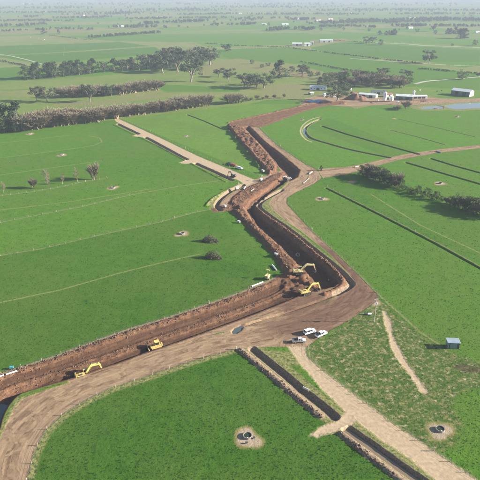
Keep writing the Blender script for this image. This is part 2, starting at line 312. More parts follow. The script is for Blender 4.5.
# ------------------------------------------------------------------ the ground material
def ground_material():
    k = NT('ground'); P = k.pos(); fl = k.attr('flow', 'Vector')
    n05, n1, n2, n4, n8 = k.noise(P, .05, 3), k.noise(P, .22, 4, .6), k.noise(P, .9, 4, .65), k.noise(P, 2.4, 4, .7), k.noise(P, 7, 3, .7)
    n03, n01 = k.noise(P, .3, 5, .7), k.noise(P, .018, 4, .6)
    tone = k.attr('tone')
    # grass: two greens by paddock, mottled, with darker rank clumps round dung and paler grazed bits
    dark = k.mix(k.mapr(n1, .35, .65), (.021, .070, .004), (.030, .090, .006)); pale = k.mix(k.mapr(n1, .35, .65), (.064, .162, .009), (.090, .188, .014))
    gcol = k.mix(k.mapr(tone, 0., .85), dark, pale); gcol = k.mix(k.mapr(tone, .82, 1.1), gcol, k.mix(k.mapr(n1, .35, .65), (.150, .165, .050), (.205, .195, .078)))
    gcol = k.mix(k.math('MULTIPLY', k.mapr(n05, .4, .7), .25), gcol, (.075, .125, .030))
    gcol = k.mix(k.math('MULTIPLY', k.mapr(n03, .48, .66), .4), gcol, (.058, .108, .016)); gcol = k.mix(k.math('MULTIPLY', k.mapr(n03, .46, .30), .5), gcol, (.018, .058, .005)); gcol = k.mix(k.math('MULTIPLY', k.mapr(n01, .46, .66), .5), gcol, (.082, .125, .022))
    clump = k.mapr(k.noise(P, 1.5, 4, .75), .52, .64); gcol = k.mix(k.math('MULTIPLY', k.math('MULTIPLY', clump, k.mapr(tone, .1, .6, .48, .25)), 1.0), gcol, (.010, .034, .003))
    tip = k.mapr(n8, .55, .75); gcol = k.mix(k.math('MULTIPLY', tip, .45), gcol, (.072, .132, .020))
    dryc = k.mix(k.mapr(n4, .35, .65), (.17, .165, .055), (.28, .245, .115))
    def edge(name, nz, amp, soft, off=0.):
        v = k.math('ADD', k.attr(name), k.math('MULTIPLY', k.math('SUBTRACT', nz, .5), amp)); return k.mapr(v, -soft+off, soft+off)
    # thin lines of long dry grass along the fences
    th = k.math('ABSOLUTE', k.attr('thin')); th = k.math('ADD', th, k.math('MULTIPLY', k.math('SUBTRACT', n2, .5), 1.4))
    thm = k.mapr(th, .75, .25); c = k.mix(k.math('MULTIPLY', thm, .7), gcol, (.175, .185, .068))
    # rough pasture: green, straw and bare soil
    rg = k.mix(k.mapr(k.math('ADD', k.math('MULTIPLY', n2, .5), k.math('MULTIPLY', n03, .5)), .475, .61), (.042, .084, .012), (.175, .160, .064)); rg = k.mix(k.math('MULTIPLY', k.mapr(n4, .55, .7), .8), rg, (.020, .042, .010))
    rg = k.mix(k.math('MULTIPLY', k.mapr(k.noise(P, .5, 4, .7), .55, .68), .8), rg, (.38, .30, .20))
    c = k.mix(edge('rough', n1, 5, 1.2), c, rg)
    dg = k.mix(k.mapr(n2, .4, .62), dryc, (.055, .08, .022)); c = k.mix(k.math('MULTIPLY', edge('dry', n2, 2.6, .5), .92), c, dg)
    # trodden pads round the troughs: straw ring, then pale dust
    pd = k.math('ADD', k.attr('pad'), k.math('MULTIPLY', k.math('SUBTRACT', n2, .5), 2.2))
    c = k.mix(k.math('MULTIPLY', k.mapr(pd, -.4, .5), .9), c, k.mix(n03, (.10, .115, .03), (.22, .18, .075))); c = k.mix(k.math('MULTIPLY', k.mapr(pd, .7, 1.9), .95), c, k.mix(k.mapr(n4, .35, .65), (.215, .165, .115), (.36, .285, .205)))
    # streaks that follow the traffic
    wv_ = k.n('ShaderNodeCombineXYZ'); k.put(wv_.inputs[0], k.math('ADD', k.math('MULTIPLY', k.math('SUBTRACT', k.noise(P, .045, 2), .5), 7.), k.math('MULTIPLY', k.math('SUBTRACT', n1, .5), 1.2)))
    va = k.n('ShaderNodeVectorMath', operation='ADD'); k.put(va.inputs[0], fl); k.put(va.inputs[1], wv_.outputs[0]); fl = va.outputs[0]
    st = k.noise(k.scalev(fl, (2.0, .07, 1)), 1.0, 5, .68); st2 = k.noise(k.scalev(fl, (.45, .012, 1)), 1.0, 3, .6)
    road = k.mix(k.mapr(st, .40, .60), (.108, .068, .041), (.275, .188, .115)); road = k.mix(k.math('MULTIPLY', k.mapr(st2, .42, .65), .5), road, (.32, .225, .140))
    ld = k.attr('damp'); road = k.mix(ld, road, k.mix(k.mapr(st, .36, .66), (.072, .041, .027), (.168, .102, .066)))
    road = k.mix(k.math('MULTIPLY', k.mapr(n2, .55, .75), .35), road, (.10, .066, .048))
    m_road = edge('road', n2, 1.6, .3, .1); c = k.mix(m_road, c, road)
    lane = k.mix(k.mapr(n2, .35, .65), (.285, .215, .138), (.395, .303, .202)); lane = k.mix(k.math('MULTIPLY', k.mapr(st, .5, .66), .3), lane, (.20, .145, .095))
    lane = k.mix(k.math('MULTIPLY', k.mapr(n4, .6, .7), .6), lane, (.15, .13, .055))
    m_lane = edge('lane', k.math('ADD', k.math('MULTIPLY', n2, .6), k.math('MULTIPLY', n1, .4)), 3.2, .5, .15); c = k.mix(m_lane, c, lane)
    red = k.mix(k.mapr(k.math('ADD', k.math('MULTIPLY', n2, .5), k.math('MULTIPLY', st, .5)), .40, .60), (.105, .048, .025), (.205, .105, .057))
    red = k.mix(k.math('MULTIPLY', k.mapr(n1, .5, .68), .6), red, (.255, .148, .088)); red = k.mix(k.math('MULTIPLY', k.mapr(n4, .52, .68), .65), red, (.265, .188, .122))
    red = k.mix(k.math('MULTIPLY', k.mapr(k.noise(P, 1.4, 4, .7), .58, .66), .5), red, (.055, .032, .026))
    red = k.mix(k.math('MULTIPLY', k.attr('soil_dark'), .9), red, k.mix(k.mapr(st, .36, .66), (.036, .019, .012), (.085, .046, .029)))  # mix towards a darker brown by the band factor
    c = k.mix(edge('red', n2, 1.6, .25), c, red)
    c = k.mix(edge('bank', n2, 1.5, .3), c, k.mix(k.mapr(n4, .36, .64), (.115, .083, .055), (.275, .210, .145)))
    wet = edge('wet', n2, 1.0, .6); c = k.mix(k.math('MULTIPLY', wet, .6), c, (.050, .030, .021))  # painted shade on the channel floor, with mud and drain beds
    k.col(c); k.put(k.b.inputs['Roughness'], .95); k.b.inputs['Specular IOR Level'].default_value = .08
    hgt = k.math('ADD', k.math('MULTIPLY', n4, .8), k.math('ADD', k.math('MULTIPLY', n8, .4), k.math('MULTIPLY', st, .5)))
    hgt = k.math('MULTIPLY', hgt, k.math('SUBTRACT', 1.0, k.math('MULTIPLY', k.math('MAXIMUM', m_road, m_lane), .88)))
    k.bump(hgt, .9, .22)
    return k.m
M_GROUND = ground_material()

# ------------------------------------------------------------------ object helpers
def tag(o, label=None, cat=None, group=None, kind=None):
    if label: o['label'] = label
    if cat: o['category'] = cat
    if group: o['group'] = group
    if kind: o['kind'] = kind
    return o
def link(o, parent=None):
    COL.objects.link(o)
    if parent is not None: o.parent = parent
    return o
def mesh_obj(name, me, mat=None, parent=None):
    if mat is not None and not me.materials: me.materials.append(mat)
    return link(bpy.data.objects.new(name, me), parent)
def empty(name, loc=(0, 0, 0), rz=0.0, s=1.0):
    o = bpy.data.objects.new(name, None); o.empty_display_size = .5; link(o)
    o.location = loc; o.rotation_euler = (0, 0, rz); o.scale = (s, s, s); return o
def copy_tree(o, parent=None):
    c = o.copy(); link(c, parent)
    for ch in list(o.children): copy_tree(ch, c)
    return c

class MB:
    def __init__(s): s.v = []; s.f = []
    def add(s, vs, fs, M=None):
        b = len(s.v); s.v += [tuple(M @ Vector(q)) if M is not None else tuple(q) for q in vs]; s.f += [tuple(i+b for i in f) for f in fs]; return s
    def box(s, c, d, rz=0, ry=0, taper=1.0):
        x, y, z = d[0]/2, d[1]/2, d[2]/2; t = taper
        vs = [(-x,-y,-z),(x,-y,-z),(x,y,-z),(-x,y,-z),(-x*t,-y*t,z),(x*t,-y*t,z),(x*t,y*t,z),(-x*t,y*t,z)]
        return s.add(vs, [(0,3,2,1),(4,5,6,7),(0,1,5,4),(1,2,6,5),(2,3,7,6),(3,0,4,7)], Matrix.Translation(c) @ Matrix.Rotation(rz, 4, 'Z') @ Matrix.Rotation(ry, 4, 'Y'))
    def prism(s, prof, y0, y1, M=None):     # profile in XZ, extruded along Y
        n = len(prof); vs = [(x, y0, z) for x, z in prof] + [(x, y1, z) for x, z in prof]
        return s.add(vs, [tuple(range(n)), tuple(range(2*n-1, n-1, -1))] + [(i, n+i, n+(i+1) % n, (i+1) % n) for i in range(n)], M)
    def cyl(s, p0, p1, r0, r1=None, n=8, cap=True):
        p0, p1 = Vector(p0), Vector(p1); r1 = r0 if r1 is None else r1; q = (p1-p0).to_track_quat('Z', 'Y') if (p1-p0).length > 1e-9 else Matrix.Identity(3).to_quaternion()
        vs = []
        for p, r in ((p0, r0), (p1, r1)):
            for k in range(n): a = 2*math.pi*k/n; vs.append(p + q @ Vector((r*math.cos(a), r*math.sin(a), 0)))
        fs = [(k, (k+1) % n, n+(k+1) % n, n+k) for k in range(n)]
        if cap: fs += [tuple(range(n-1, -1, -1)), tuple(range(n, 2*n))]
        return s.add(vs, fs)
    def mesh(s, name, bevel=0.):
        me = bpy.data.meshes.new(name); me.from_pydata(s.v, [], s.f)
        bm = bmesh.new(); bm.from_mesh(me); bmesh.ops.recalc_face_normals(bm, faces=bm.faces)
        if bevel: bmesh.ops.bevel(bm, geom=bm.edges[:], offset=bevel, segments=2, affect='EDGES', profile=.6, clamp_overlap=True)
        bm.to_mesh(me); bm.free(); return me
    def build(s, name, mat, parent=None, bevel=0., smooth=False):
        me = s.mesh(name, bevel)
        if smooth: me.polygons.foreach_set('use_smooth', [True]*len(me.polygons))
        return mesh_obj(name, me, mat, parent)

def np_mesh(name, V, F):
    me = bpy.data.meshes.new(name); me.vertices.add(len(V)); me.vertices.foreach_set('co', np.asarray(V, np.float32).ravel())
    k = F.shape[1]; me.loops.add(F.size); me.loops.foreach_set('vertex_index', F.astype(np.int32).ravel())
    me.polygons.add(len(F)); me.polygons.foreach_set('loop_start', np.arange(0, F.size, k, dtype=np.int32)); me.update(calc_edges=True); return me
def set_attr(me, name, arr, ty='FLOAT'):
    a = me.attributes.new(name, ty, 'POINT'); a.data.foreach_set('vector' if ty == 'FLOAT_VECTOR' else 'value', np.asarray(arr, np.float32).ravel())

# ------------------------------------------------------------------ the ground
NC, NR = 840, 1040
tt = np.concatenate(([-24, -6, -2.2], np.linspace(-1, 1, NC), [2.2, 6, 24]))
ys = np.concatenate(([-900, -200, 0, 50], np.exp(np.linspace(math.log(84), math.log(700), NR))))
YY = np.repeat(ys, len(tt)); TT = np.tile(tt, len(ys)); XX = TT*(.52*np.maximum(YY, 60)+45)
ZZ, AT = terrain(XX, YY)
ZZ[(np.abs(TT) > 1.01) | (YY < 80)] = 0
flow = np.zeros((len(XX), 3), np.float32); near = np.nonzero((np.maximum.reduce([AT['red'], AT['road'], AT['lane']]) > -3))[0]
gx, gy = XX[near], YY[near]; best = np.full(gx.shape, 1e9)
for gi, g in enumerate(GUIDES):
    D_, Sg_, Al_ = line_d(gx, gy, g, 40); b_ = D_ < best; best = np.where(b_, D_, best)
    flow[near[b_], 0] = Sg_[b_]; flow[near[b_], 1] = Al_[b_] + gi*977; flow[near[b_], 2] = gi*3.3
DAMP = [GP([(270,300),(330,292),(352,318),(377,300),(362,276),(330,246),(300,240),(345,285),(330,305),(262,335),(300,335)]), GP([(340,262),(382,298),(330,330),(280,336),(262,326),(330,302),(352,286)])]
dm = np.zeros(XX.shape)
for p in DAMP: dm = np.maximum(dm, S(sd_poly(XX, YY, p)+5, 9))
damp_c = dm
W_ = len(tt); iy, ix = np.meshgrid(np.arange(len(ys)-1), np.arange(W_-1), indexing='ij')
F = np.stack([iy*W_+ix, iy*W_+ix+1, (iy+1)*W_+ix+1, (iy+1)*W_+ix], -1).reshape(-1, 4)
def fm(a): return a[F].mean(1)
zone = np.zeros(len(F), int)
zone[(fm(AT['rough']) > 0)] = 6
zone[fm(AT['road']) > 0] = 1
zone[fm(AT['lane']) > 0] = 2
zone[fm(AT['bank']) > 0] = 4
zone[fm(AT['red']) > 0] = 3
zone[fm(AT['drain']) > 0] = 4
zone[(fm(AT['drain']) > 0) & (fm(AT['red']) > .5)] = 3
ZN = {0: ('pasture', 'flat green grazing pasture divided into paddocks across the plain', 'pasture'), 1: ('haul_road', 'brown wheel-rutted haul road curving along the excavated channel', 'haul road'),
      2: ('farm_lane', 'pale gravel farm lanes running beside the narrow drains', 'lane'), 3: ('excavated_channel', 'deep zigzag channel cut in red-brown earth with spoil banks', 'channel'),
      4: ('drain_ditch', 'narrow dark open drains along the lanes and across paddocks', 'drain'), 6: ('rough_ground', 'patchy rough ground of straw grass and bare soil beside the lane', 'rough ground')}
GV = np.stack([XX, YY, ZZ], -1)
for zi, (nm, lb, ct) in ZN.items():
    f = F[zone == zi]; used, inv = np.unique(f, return_inverse=True); inv = inv.reshape(f.shape)
    me = np_mesh(nm, GV[used], inv); me.polygons.foreach_set('use_smooth', np.ones(len(f), bool))
    for a in ('red', 'road', 'lane', 'dry', 'rough', 'pad', 'thin', 'tone', 'wet', 'bank'): set_attr(me, a, AT[a][used])
    set_attr(me, 'damp', damp_c[used]); set_attr(me, 'soil_dark', AT['soil_dark'][used]); set_attr(me, 'flow', flow[used], 'FLOAT_VECTOR')
    tag(mesh_obj(nm, me, M_GROUND), lb, ct, kind='structure')
def zat(x, y): return float(terrain(np.array([x, x+.01]), np.array([y, y]))[0][0])

# ------------------------------------------------------------------ the far plain, hills, water, haze
FT = [(GP([(-200,44),(0,46),(120,42),(150,46),(60,52),(0,55),(-200,58)]), .42), (GP([(-200,59),(0,56),(60,53),(155,47),(165,53),(42,64),(0,57)]), .40), (GP([(-200,76),(0,68),(30,66),(25,79),(0,81),(-200,84)]), .5),
      (GP([(60,36),(180,34),(310,33),(310,39),(180,42),(110,41)]), .7), (GP([(210,50),(290,47),(320,52),(480,74),(480,90),(400,86),(300,70),(240,64)]), .55), (GP([(340,42),(480,50),(480,62),(425,62),(330,54),(310,48)]), .46),
      (GP([(320,30),(360,33),(480,40),(480,46),(380,41)]), .72), (GP([(390,17),(480,15),(480,20),(395,22)]), .6), (GP([(205,58),(300,64),(345,80),(330,86),(240,82),(210,72)]), 1.0), (GP([(215,61),(250,60),(290,66),(290,69),(240,70)]), .75),
      (GP([(-200,84),(0,82),(95,76),(165,70),(230,76),(255,82),(250,88),(160,85),(0,90),(-200,96)]), 1.0), (GP([(150,84),(240,88),(240,92),(165,92)]), .55)]
NC2, NR2 = 520, 300
t2 = np.concatenate(([-2], np.linspace(-1, 1, NC2), [2])); y2 = np.concatenate((np.linspace(700, 900, 30)[:-1], np.exp(np.linspace(math.log(900), math.log(14000), NR2))))
YY2 = np.repeat(y2, len(t2)); TT2 = np.tile(t2, len(y2)); XX2 = np.where(np.abs(TT2) > 1.01, np.sign(TT2)*9900, TT2*(.52*YY2+45))
ca, sa = math.cos(R(17)), math.sin(R(17))
rx, ry = XX2*ca+YY2*sa+40*(fbm(XX2, YY2, .002, 5)-.5), -XX2*sa+YY2*ca
cx_ = np.floor(rx/330); cy_ = np.floor(ry/210 + 1.1*_h(cx_, np.zeros_like(rx), 9))
tone2 = .70+.60*_h(cx_, cy_, 51) + .25*(fbm(XX2, YY2, .01, 61)-.5)
ex_ = (rx/330-np.floor(rx/330)-.5)*330
for p, t in FT:
    s = S(sd_poly(XX2, YY2, p)+2, 4.); tone2 = tone2*(1-s)+t*s
W2 = len(t2); iy, ix = np.meshgrid(np.arange(len(y2)-1), np.arange(W2-1), indexing='ij')
F2 = np.stack([iy*W2+ix, iy*W2+ix+1, (iy+1)*W2+ix+1, (iy+1)*W2+ix], -1).reshape(-1, 4)
me = np_mesh('far_plain', np.stack([XX2, YY2, np.zeros_like(XX2)], -1), F2)
z_, A2 = terrain(XX2, np.minimum(YY2, 1e9))
for a in ('red', 'road', 'lane', 'rough', 'pad', 'wet', 'dry', 'bank'): set_attr(me, a, A2[a])
set_attr(me, 'thin', np.where(np.abs(np.abs(ex_)-165) < 20, np.abs(ex_)-165, 20)); set_attr(me, 'tone', np.clip(tone2, 0, 1.15)); set_attr(me, 'damp', np.zeros_like(XX2)); set_attr(me, 'soil_dark', np.zeros_like(XX2)); set_attr(me, 'flow', np.stack([XX2, YY2, XX2*0], -1), 'FLOAT_VECTOR')
tag(mesh_obj('far_plain', me, M_GROUND), 'distant patchwork of pale green paddocks fading into haze', 'plain', kind='structure')

hx, hy = np.meshgrid(np.linspace(-9000, 9000, 160), np.linspace(6800, 13500, 50)); hx, hy = hx.ravel(), hy.ravel()
hz = 190*S(hy-6900, 5200)*(.25+1.1*fbm(hx, hy, .00055, 91, 4)) - 2
iy, ix = np.meshgrid(np.arange(49), np.arange(159), indexing='ij'); F3 = np.stack([iy*160+ix, iy*160+ix+1, (iy+1)*160+ix+1, (iy+1)*160+ix], -1).reshape(-1, 4)
me = np_mesh('hills', np.stack([hx, hy, hz], -1), F3); me.polygons.foreach_set('use_smooth', np.ones(len(F3), bool))
k = NT('hill'); k.col(k.mix(k.mapr(k.noise(k.pos(), .004, 5, .6), .42, .56), (.045, .07, .03), (.13, .16, .06)))
tag(mesh_obj('hills', me, k.m), 'low blue-grey wooded hills along the horizon', 'hills', kind='structure')

k = NT('pond_water'); k.col((.06, .075, .07)); k.b.inputs['Roughness'].default_value = .08; k.b.inputs['Specular IOR Level'].default_value = .6; k.bump(k.noise(k.pos(), 1.2, 3), .05, .05); M_WATER = k.m
k = NT('muddy_water'); k.col((.16, .12, .075)); k.b.inputs['Roughness'].default_value = .15; k.b.inputs['Specular IOR Level'].default_value = .5; k.bump(k.noise(k.pos(), 2, 3), .08, .05); M_MUDW = k.m
def water(name, poly, z, mat, label, cat):
    cx = sum(p[0] for p in poly)/len(poly); cy = sum(p[1] for p in poly)/len(poly)
    me = bpy.data.meshes.new(name); me.from_pydata([(x-cx, y-cy, 0) for x, y in poly], [], [tuple(range(len(poly)))])
    o = mesh_obj(name, me, mat); o.location = (cx, cy, z); 
    if me.polygons[0].normal.z < 0: me.flip_normals()
    return tag(o, label, cat, kind='structure')
water('pond', P_POND1, -.35, M_WATER, 'smaller pale blue effluent pond at the farm yard', 'pond')
water('pond', P_POND2, -.35, M_WATER, 'larger pale blue effluent pond below the green shed', 'pond')
water('puddle', P_PUD, -.35, M_WATER, 'small dark puddle beside the haul road', 'puddle')
water('drain_water', GP([(343,428),(347,426),(372,443),(398,462),(425,481),(455,503),(448,508),(420,487),(394,468),(368,449),(345,433)]), -1.0, M_MUDW, 'brown water lying in the roadside drain', 'water')
water('drain_water', GP([(-75,500),(-72,440),(-30,396),(-5,396),(8,398),(18,395),(10,405),(4,417),(-2,434),(-12,458),(-24,500)]), -3.0, M_WATER, 'dark water pooled at the end of the excavated channel', 'water')
water('drain_water', GP([(303,128),(306,128),(305,133),(308,137),(306,138),(303,134)]), -.6, M_WATER, 'pale water lying in the curved paddock drain', 'water')
M_STREAM = M_WATER
def strip(name, pts, wd, z, mat, label, cat):
    pts = catmull(pts, 4); L, Rr = [], []
    for i, p in enumerate(pts):
        a = np.array(pts[max(i-1, 0)]); b = np.array(pts[min(i+1, len(pts)-1)]); d = (b-a)/np.linalg.norm(b-a); n = np.array((-d[1], d[0]))*wd/2
        L.append((*(np.array(p)+n), z)); Rr.append((*(np.array(p)-n), z))
    n = len(pts); me = bpy.data.meshes.new(name); me.from_pydata(L+Rr, [], [(i+n, i+1+n, i+1, i) for i in range(n-1)]); return tag(mesh_obj(name, me, mat), label, cat, kind='structure')
M_FROAD = plain('far_road', (.30, .28, .235), .9, .3, .03)
strip('far_road', GP([(376,42.5),(390,43.2),(405,43.8),(425,45.5),(450,46.5),(490,48)]), 10, .06, M_FROAD, 'pale road crossing the far plain behind the trees', 'road')
strip('far_road', GP([(350,58.5),(380,60.5),(400,61.8),(430,64),(460,65.5),(500,67)]), 5, .06, M_FROAD, 'pale farm road across the paddocks behind the lone willow', 'road')
strip('far_road', GP([(415,84),(425,81.5),(440,80),(455,79),(490,76)]), 6, .06, M_FROAD, 'pale track leading past the round tree behind the yard', 'road')
strip('far_road', GP([(-40,52),(0,54.5),(20,58),(42,64)]), 4, .06, M_FROAD, 'pale track cutting through the far left paddocks', 'road')

mb = MB().box((0, 6500, 120), (24000, 16000, 252)); hz_o = mb.build('haze', None)
hm = bpy.data.materials.new('haze_air'); hm.use_nodes = True; t = hm.node_tree; t.nodes.clear(); o_ = t.nodes.new('ShaderNodeOutputMaterial'); pv = t.nodes.new('ShaderNodeVolumePrincipled')
pv.inputs['Color'].default_value = (.42, .49, .60, 1); pv.inputs['Density'].default_value = 0.00019; pv.inputs['Anisotropy'].default_value = 0.0
t.links.new(pv.outputs[0], o_.inputs['Volume']); hz_o.data.materials.append(hm)
tag(hz_o, 'thin bluish haze lying over the whole plain', 'haze', kind='stuff')

# ------------------------------------------------------------------ foliage and wood
def leafmat(name, c, c2, trans=.25):
    k = NT(name); oi = k.n('ShaderNodeObjectInfo').outputs['Random']; P = k.n('ShaderNodeTexCoord').outputs['Object']
    f = k.math('ADD', k.noise(P, .9, 3), k.math('MULTIPLY', k.math('SUBTRACT', oi, .5), .25)); col_ = k.mix(k.mapr(f, .35, .68), c, c2); k.col(col_)
    k.b.inputs['Roughness'].default_value = .7
    tr = k.n('ShaderNodeBsdfTranslucent'); k.put(tr.inputs[0], col_); mx = k.n('ShaderNodeMixShader'); mx.inputs[0].default_value = trans
    k.t.links.new(k.b.outputs[0], mx.inputs[1]); k.t.links.new(tr.outputs[0], mx.inputs[2]); k.t.links.new(mx.outputs[0], k.out.inputs[0]); return k.m
M_FARW = leafmat('far_leaf', (.028, .042, .022), (.065, .080, .040)); M_EUC = leafmat('gum_leaf', (.048, .066, .034), (.120, .138, .075)); M_PINE = leafmat('pine_needle', (.024, .044, .020), (.060, .088, .036), .1)
M_BUSH = leafmat('bush_leaf', (.040, .068, .018), (.098, .132, .042)); M_WILLOW = leafmat('bud_leaf', (.12, .12, .05), (.20, .20, .09), .3)
M_BARK = plain('bark', (.17, .13, .10), .95, .35, 2); M_PALEBARK = plain('pale_bark', (.23, .195, .155), .95, .35, 2); M_TWIG = plain('bare_twigs', (.225, .180, .120), .95, .3, .5); M_TWIG2 = plain('grey_twigs', (.20, .170, .115), .95, .3, .5)

def quads(C, size, rng, flat=0.):
    """random small leaf quads centred at C (n,3)"""
    n = len(C); a = rng.normal(size=(n, 3)); a[:, 2] *= (1-flat); a /= np.linalg.norm(a, axis=1)[:, None]; b = rng.normal(size=(n, 3)); b = np.cross(a, b); b /= np.linalg.norm(b, axis=1)[:, None]
    s = (size*rng.uniform(.6, 1.35, n))[:, None]; a = a*s; b = b*s*.62
    V = np.stack([C-a*.9-b*.3, C-a*.1-b, C+a, C-a*.2+b], 1).reshape(-1, 3); return V, np.arange(4*n).reshape(-1, 4)
def limb_mesh(name, limbs, n=5):
    mb = MB()
    for p0, p1, r0, r1 in limbs: mb.cyl(p0, p1, r0, r1, n, cap=False)
    return mb.mesh(name)
def leafy(kind, seed):
    """trunk and crown meshes of a 10 m tree"""
    rng = np.random.default_rng(seed); limbs = []; blobs = []
    if kind == 'gum':
        top = Vector((rng.uniform(-.6, .6), rng.uniform(-.6, .6), 2.9)); limbs.append(((0, 0, -.3), top, .36, .26))
        for k in range(11):
            a = k*2.4+rng.uniform(-.4, .4); st = Vector((0, 0, 0)).lerp(top, rng.uniform(.55, 1)); r = rng.uniform(1.4, 3.6); e = Vector((math.cos(a)*r, math.sin(a)*r, rng.uniform(3.4, 9.2)-.25*r))
            m = st.lerp(e, .5)+Vector((0, 0, .4)); limbs += [(st, m, .2, .13), (m, e, .13, .05)]; blobs.append((e, rng.uniform(1.0, 1.6)))
            for j in range(2):
                e2 = e+Vector((rng.normal()*1.0, rng.normal()*1.0, rng.uniform(-.6, 1.0))); limbs.append((m, e2, .07, .03)); blobs.append((e2, rng.uniform(.55, 1.1)))
        nq, sz, fl = 75, .23, .8
    elif kind == 'pine':
        limbs.append(((0, 0, -.3), (0, 0, 8.5), .4, .08))
        for k in range(38):
            h = rng.uniform(.5, 9.6); r = (1-(abs(h-3.6)/6.6)**1.6)*3.1*rng.uniform(.55, 1.1); a = rng.uniform(0, 6.28); e = Vector((math.cos(a)*r, math.sin(a)*r, h)); limbs.append(((0, 0, h-.6), e, .09, .03)); blobs.append((e, rng.uniform(.8, 1.35)))
        nq, sz, fl = 60, .24, .8
    elif kind == 'bush':
        for k in range(4): limbs.append(((0, 0, -.2), (rng.normal()*1.2, rng.normal()*1.2, 4), .2, .06))
        for k in range(26):
            a = rng.uniform(0, 6.28); h = rng.uniform(.6, 8.8); r = 3.9*math.sqrt(max(.05, 1-((h-4.2)/5.2)**2))*rng.uniform(.5, 1.0); e = Vector((math.cos(a)*r, math.sin(a)*r, h)); blobs.append((e, rng.uniform(.9, 1.5))); limbs.append(((0, 0, .8), e, .07, .02))
        nq, sz, fl = 55, .26, .85
    C = []
    for e, r in blobs:
        d = rng.normal(size=(nq, 3)); d /= np.linalg.norm(d, axis=1)[:, None]; C.append(np.array(e)[None]+d*(r*rng.uniform(.35, 1.0, nq)**.6)[:, None]*np.array([1, 1, fl]))
    V, Fq = quads(np.concatenate(C), sz, rng); return limb_mesh(kind+'_trunk', limbs), np_mesh(kind+'_crown', V, Fq)
def bare(seed, wide=1.0, twig=900, l0=2.6, up=0.):
    """leafless tree of 10 m: trunk and limbs in one mesh, the twig crown in another"""
    rng = np.random.default_rng(seed); limbs = []; tips = []
    def grow(p, d, l, r, lev):
        e = p + d*l; limbs.append((p, e, r, r*.62))
        if lev <= 2: tips.append((p, e))
        if lev == 0: return
        for k in range(3):
            q = Vector((rng.normal()*.45*wide, rng.normal()*.45*wide, rng.uniform(.0, .3)+up)); nd = (d+q).normalized(); grow(p.lerp(e, (.45, .75, 1)[k]), nd, l*rng.uniform(.68, .92), r*.58, lev-1)
    ns = 1 if l0 > 2 else 4
    for k in range(ns): grow(Vector((rng.normal()*.35*(ns > 1), rng.normal()*.35*(ns > 1), -.2)), Vector((rng.normal()*.3*wide*(ns > 1), rng.normal()*.3*wide*(ns > 1), 1)).normalized(), l0, .2, 3)
    n = twig; ia = rng.integers(len(tips), size=n); A_ = np.array([tuple(t[0]) for t in tips])[ia]; B_ = np.array([tuple(t[1]) for t in tips])[ia]
    p = A_+(B_-A_)*rng.uniform(.05, 1, n)[:, None]; d = (B_-A_); d /= np.linalg.norm(d, axis=1)[:, None]; d = d+rng.normal(size=(n, 3))*.5*np.array([1, 1, .7]); d[:, 2] += .25; d /= np.linalg.norm(d, axis=1)[:, None]
    s = np.cross(d, rng.normal(size=(n, 3))); s /= np.linalg.norm(s, axis=1)[:, None]; s *= .03; l = rng.uniform(.5, 1.5, n)[:, None]
    V = np.stack([p-s, p+s, p+d*l+s*.4, p+d*l-s*.4], 1).reshape(-1, 3)
    return limb_mesh('bare_limbs', limbs, 3), np_mesh('bare_twigs', V, np.arange(4*n).reshape(-1, 4))
TPL = {k: [leafy(k, s) for s in ss] for k, ss in (('gum', (1, 2, 3, 4)), ('pine', (5, 6, 7)), ('bush', (8, 9, 10)))}
TPL['poplar'] = [bare(20+i, .6, 5200, 1.7, .14) for i in range(5)]; TPL['bare'] = [bare(30+i, .8, 520, 2.6) for i in range(3)]; TPL['shrub'] = [bare(40+i, 1.0, 2600, 1.7) for i in range(3)]
def norm_(pair):                              # make every template exactly 10 m tall
    zt = max(v.co.z for v in pair[1].vertices)
    for me in pair: me.transform(Matrix.Scale(10/zt, 4))
for v_ in TPL.values():
    for p_ in v_: norm_(p_)
TM = {'gum': (M_PALEBARK, M_EUC), 'pine': (M_BARK, M_PINE), 'bush': (M_BARK, M_BUSH), 'poplar': (M_TWIG, M_TWIG), 'bare': (M_TWIG2, M_TWIG2), 'shrub': (M_TWIG, M_TWIG2)}
for kd, ls in TPL.items():
    for a, b in ls: a.materials.append(TM[kd][0]); b.materials.append(TM[kd][1])
NAMES = {'gum': 'gum_tree', 'pine': 'pine_tree', 'bush': 'leafy_bush', 'poplar': 'bare_poplar', 'bare': 'bare_tree', 'shrub': 'bare_shrub'}
tr = random.Random(3)
def tree(kind, u, v, hpx, label, group=None, wide=1.0, xy=None, h=None, name=None):
    x, y = xy if xy else G(u, v); h = h if h else hpx/vppm(u, v)
    z = zat(x, y) if y < 690 else 0
    o = empty(name or NAMES[kind], (x, y, z-.05), tr.uniform(0, 6.28)); s = h/10*tr.uniform(.96, 1.04); o.scale = (s*wide, s*wide*tr.uniform(.92, 1.08), s)
    a, b = tr.choice(TPL[kind]); link(bpy.data.objects.new('trunk', a), o); link(bpy.data.objects.new('crown', b), o)
    cat = 'bush' if kind in ('bush', 'shrub') else 'tree'
    return tag(o, label, cat, group)
ORD = 'first second third fourth fifth sixth seventh eighth ninth tenth eleventh twelfth thirteenth fourteenth fifteenth sixteenth'.split()
def number(made, extra=''):
    made = sorted(made, key=lambda q: q.location.x/max(q.location.y, 1))
    if 1 < len(made) <= 16:
        for i, q in enumerate(made): q['label'] = q['label'] + ', %s from left' % ORD[i]
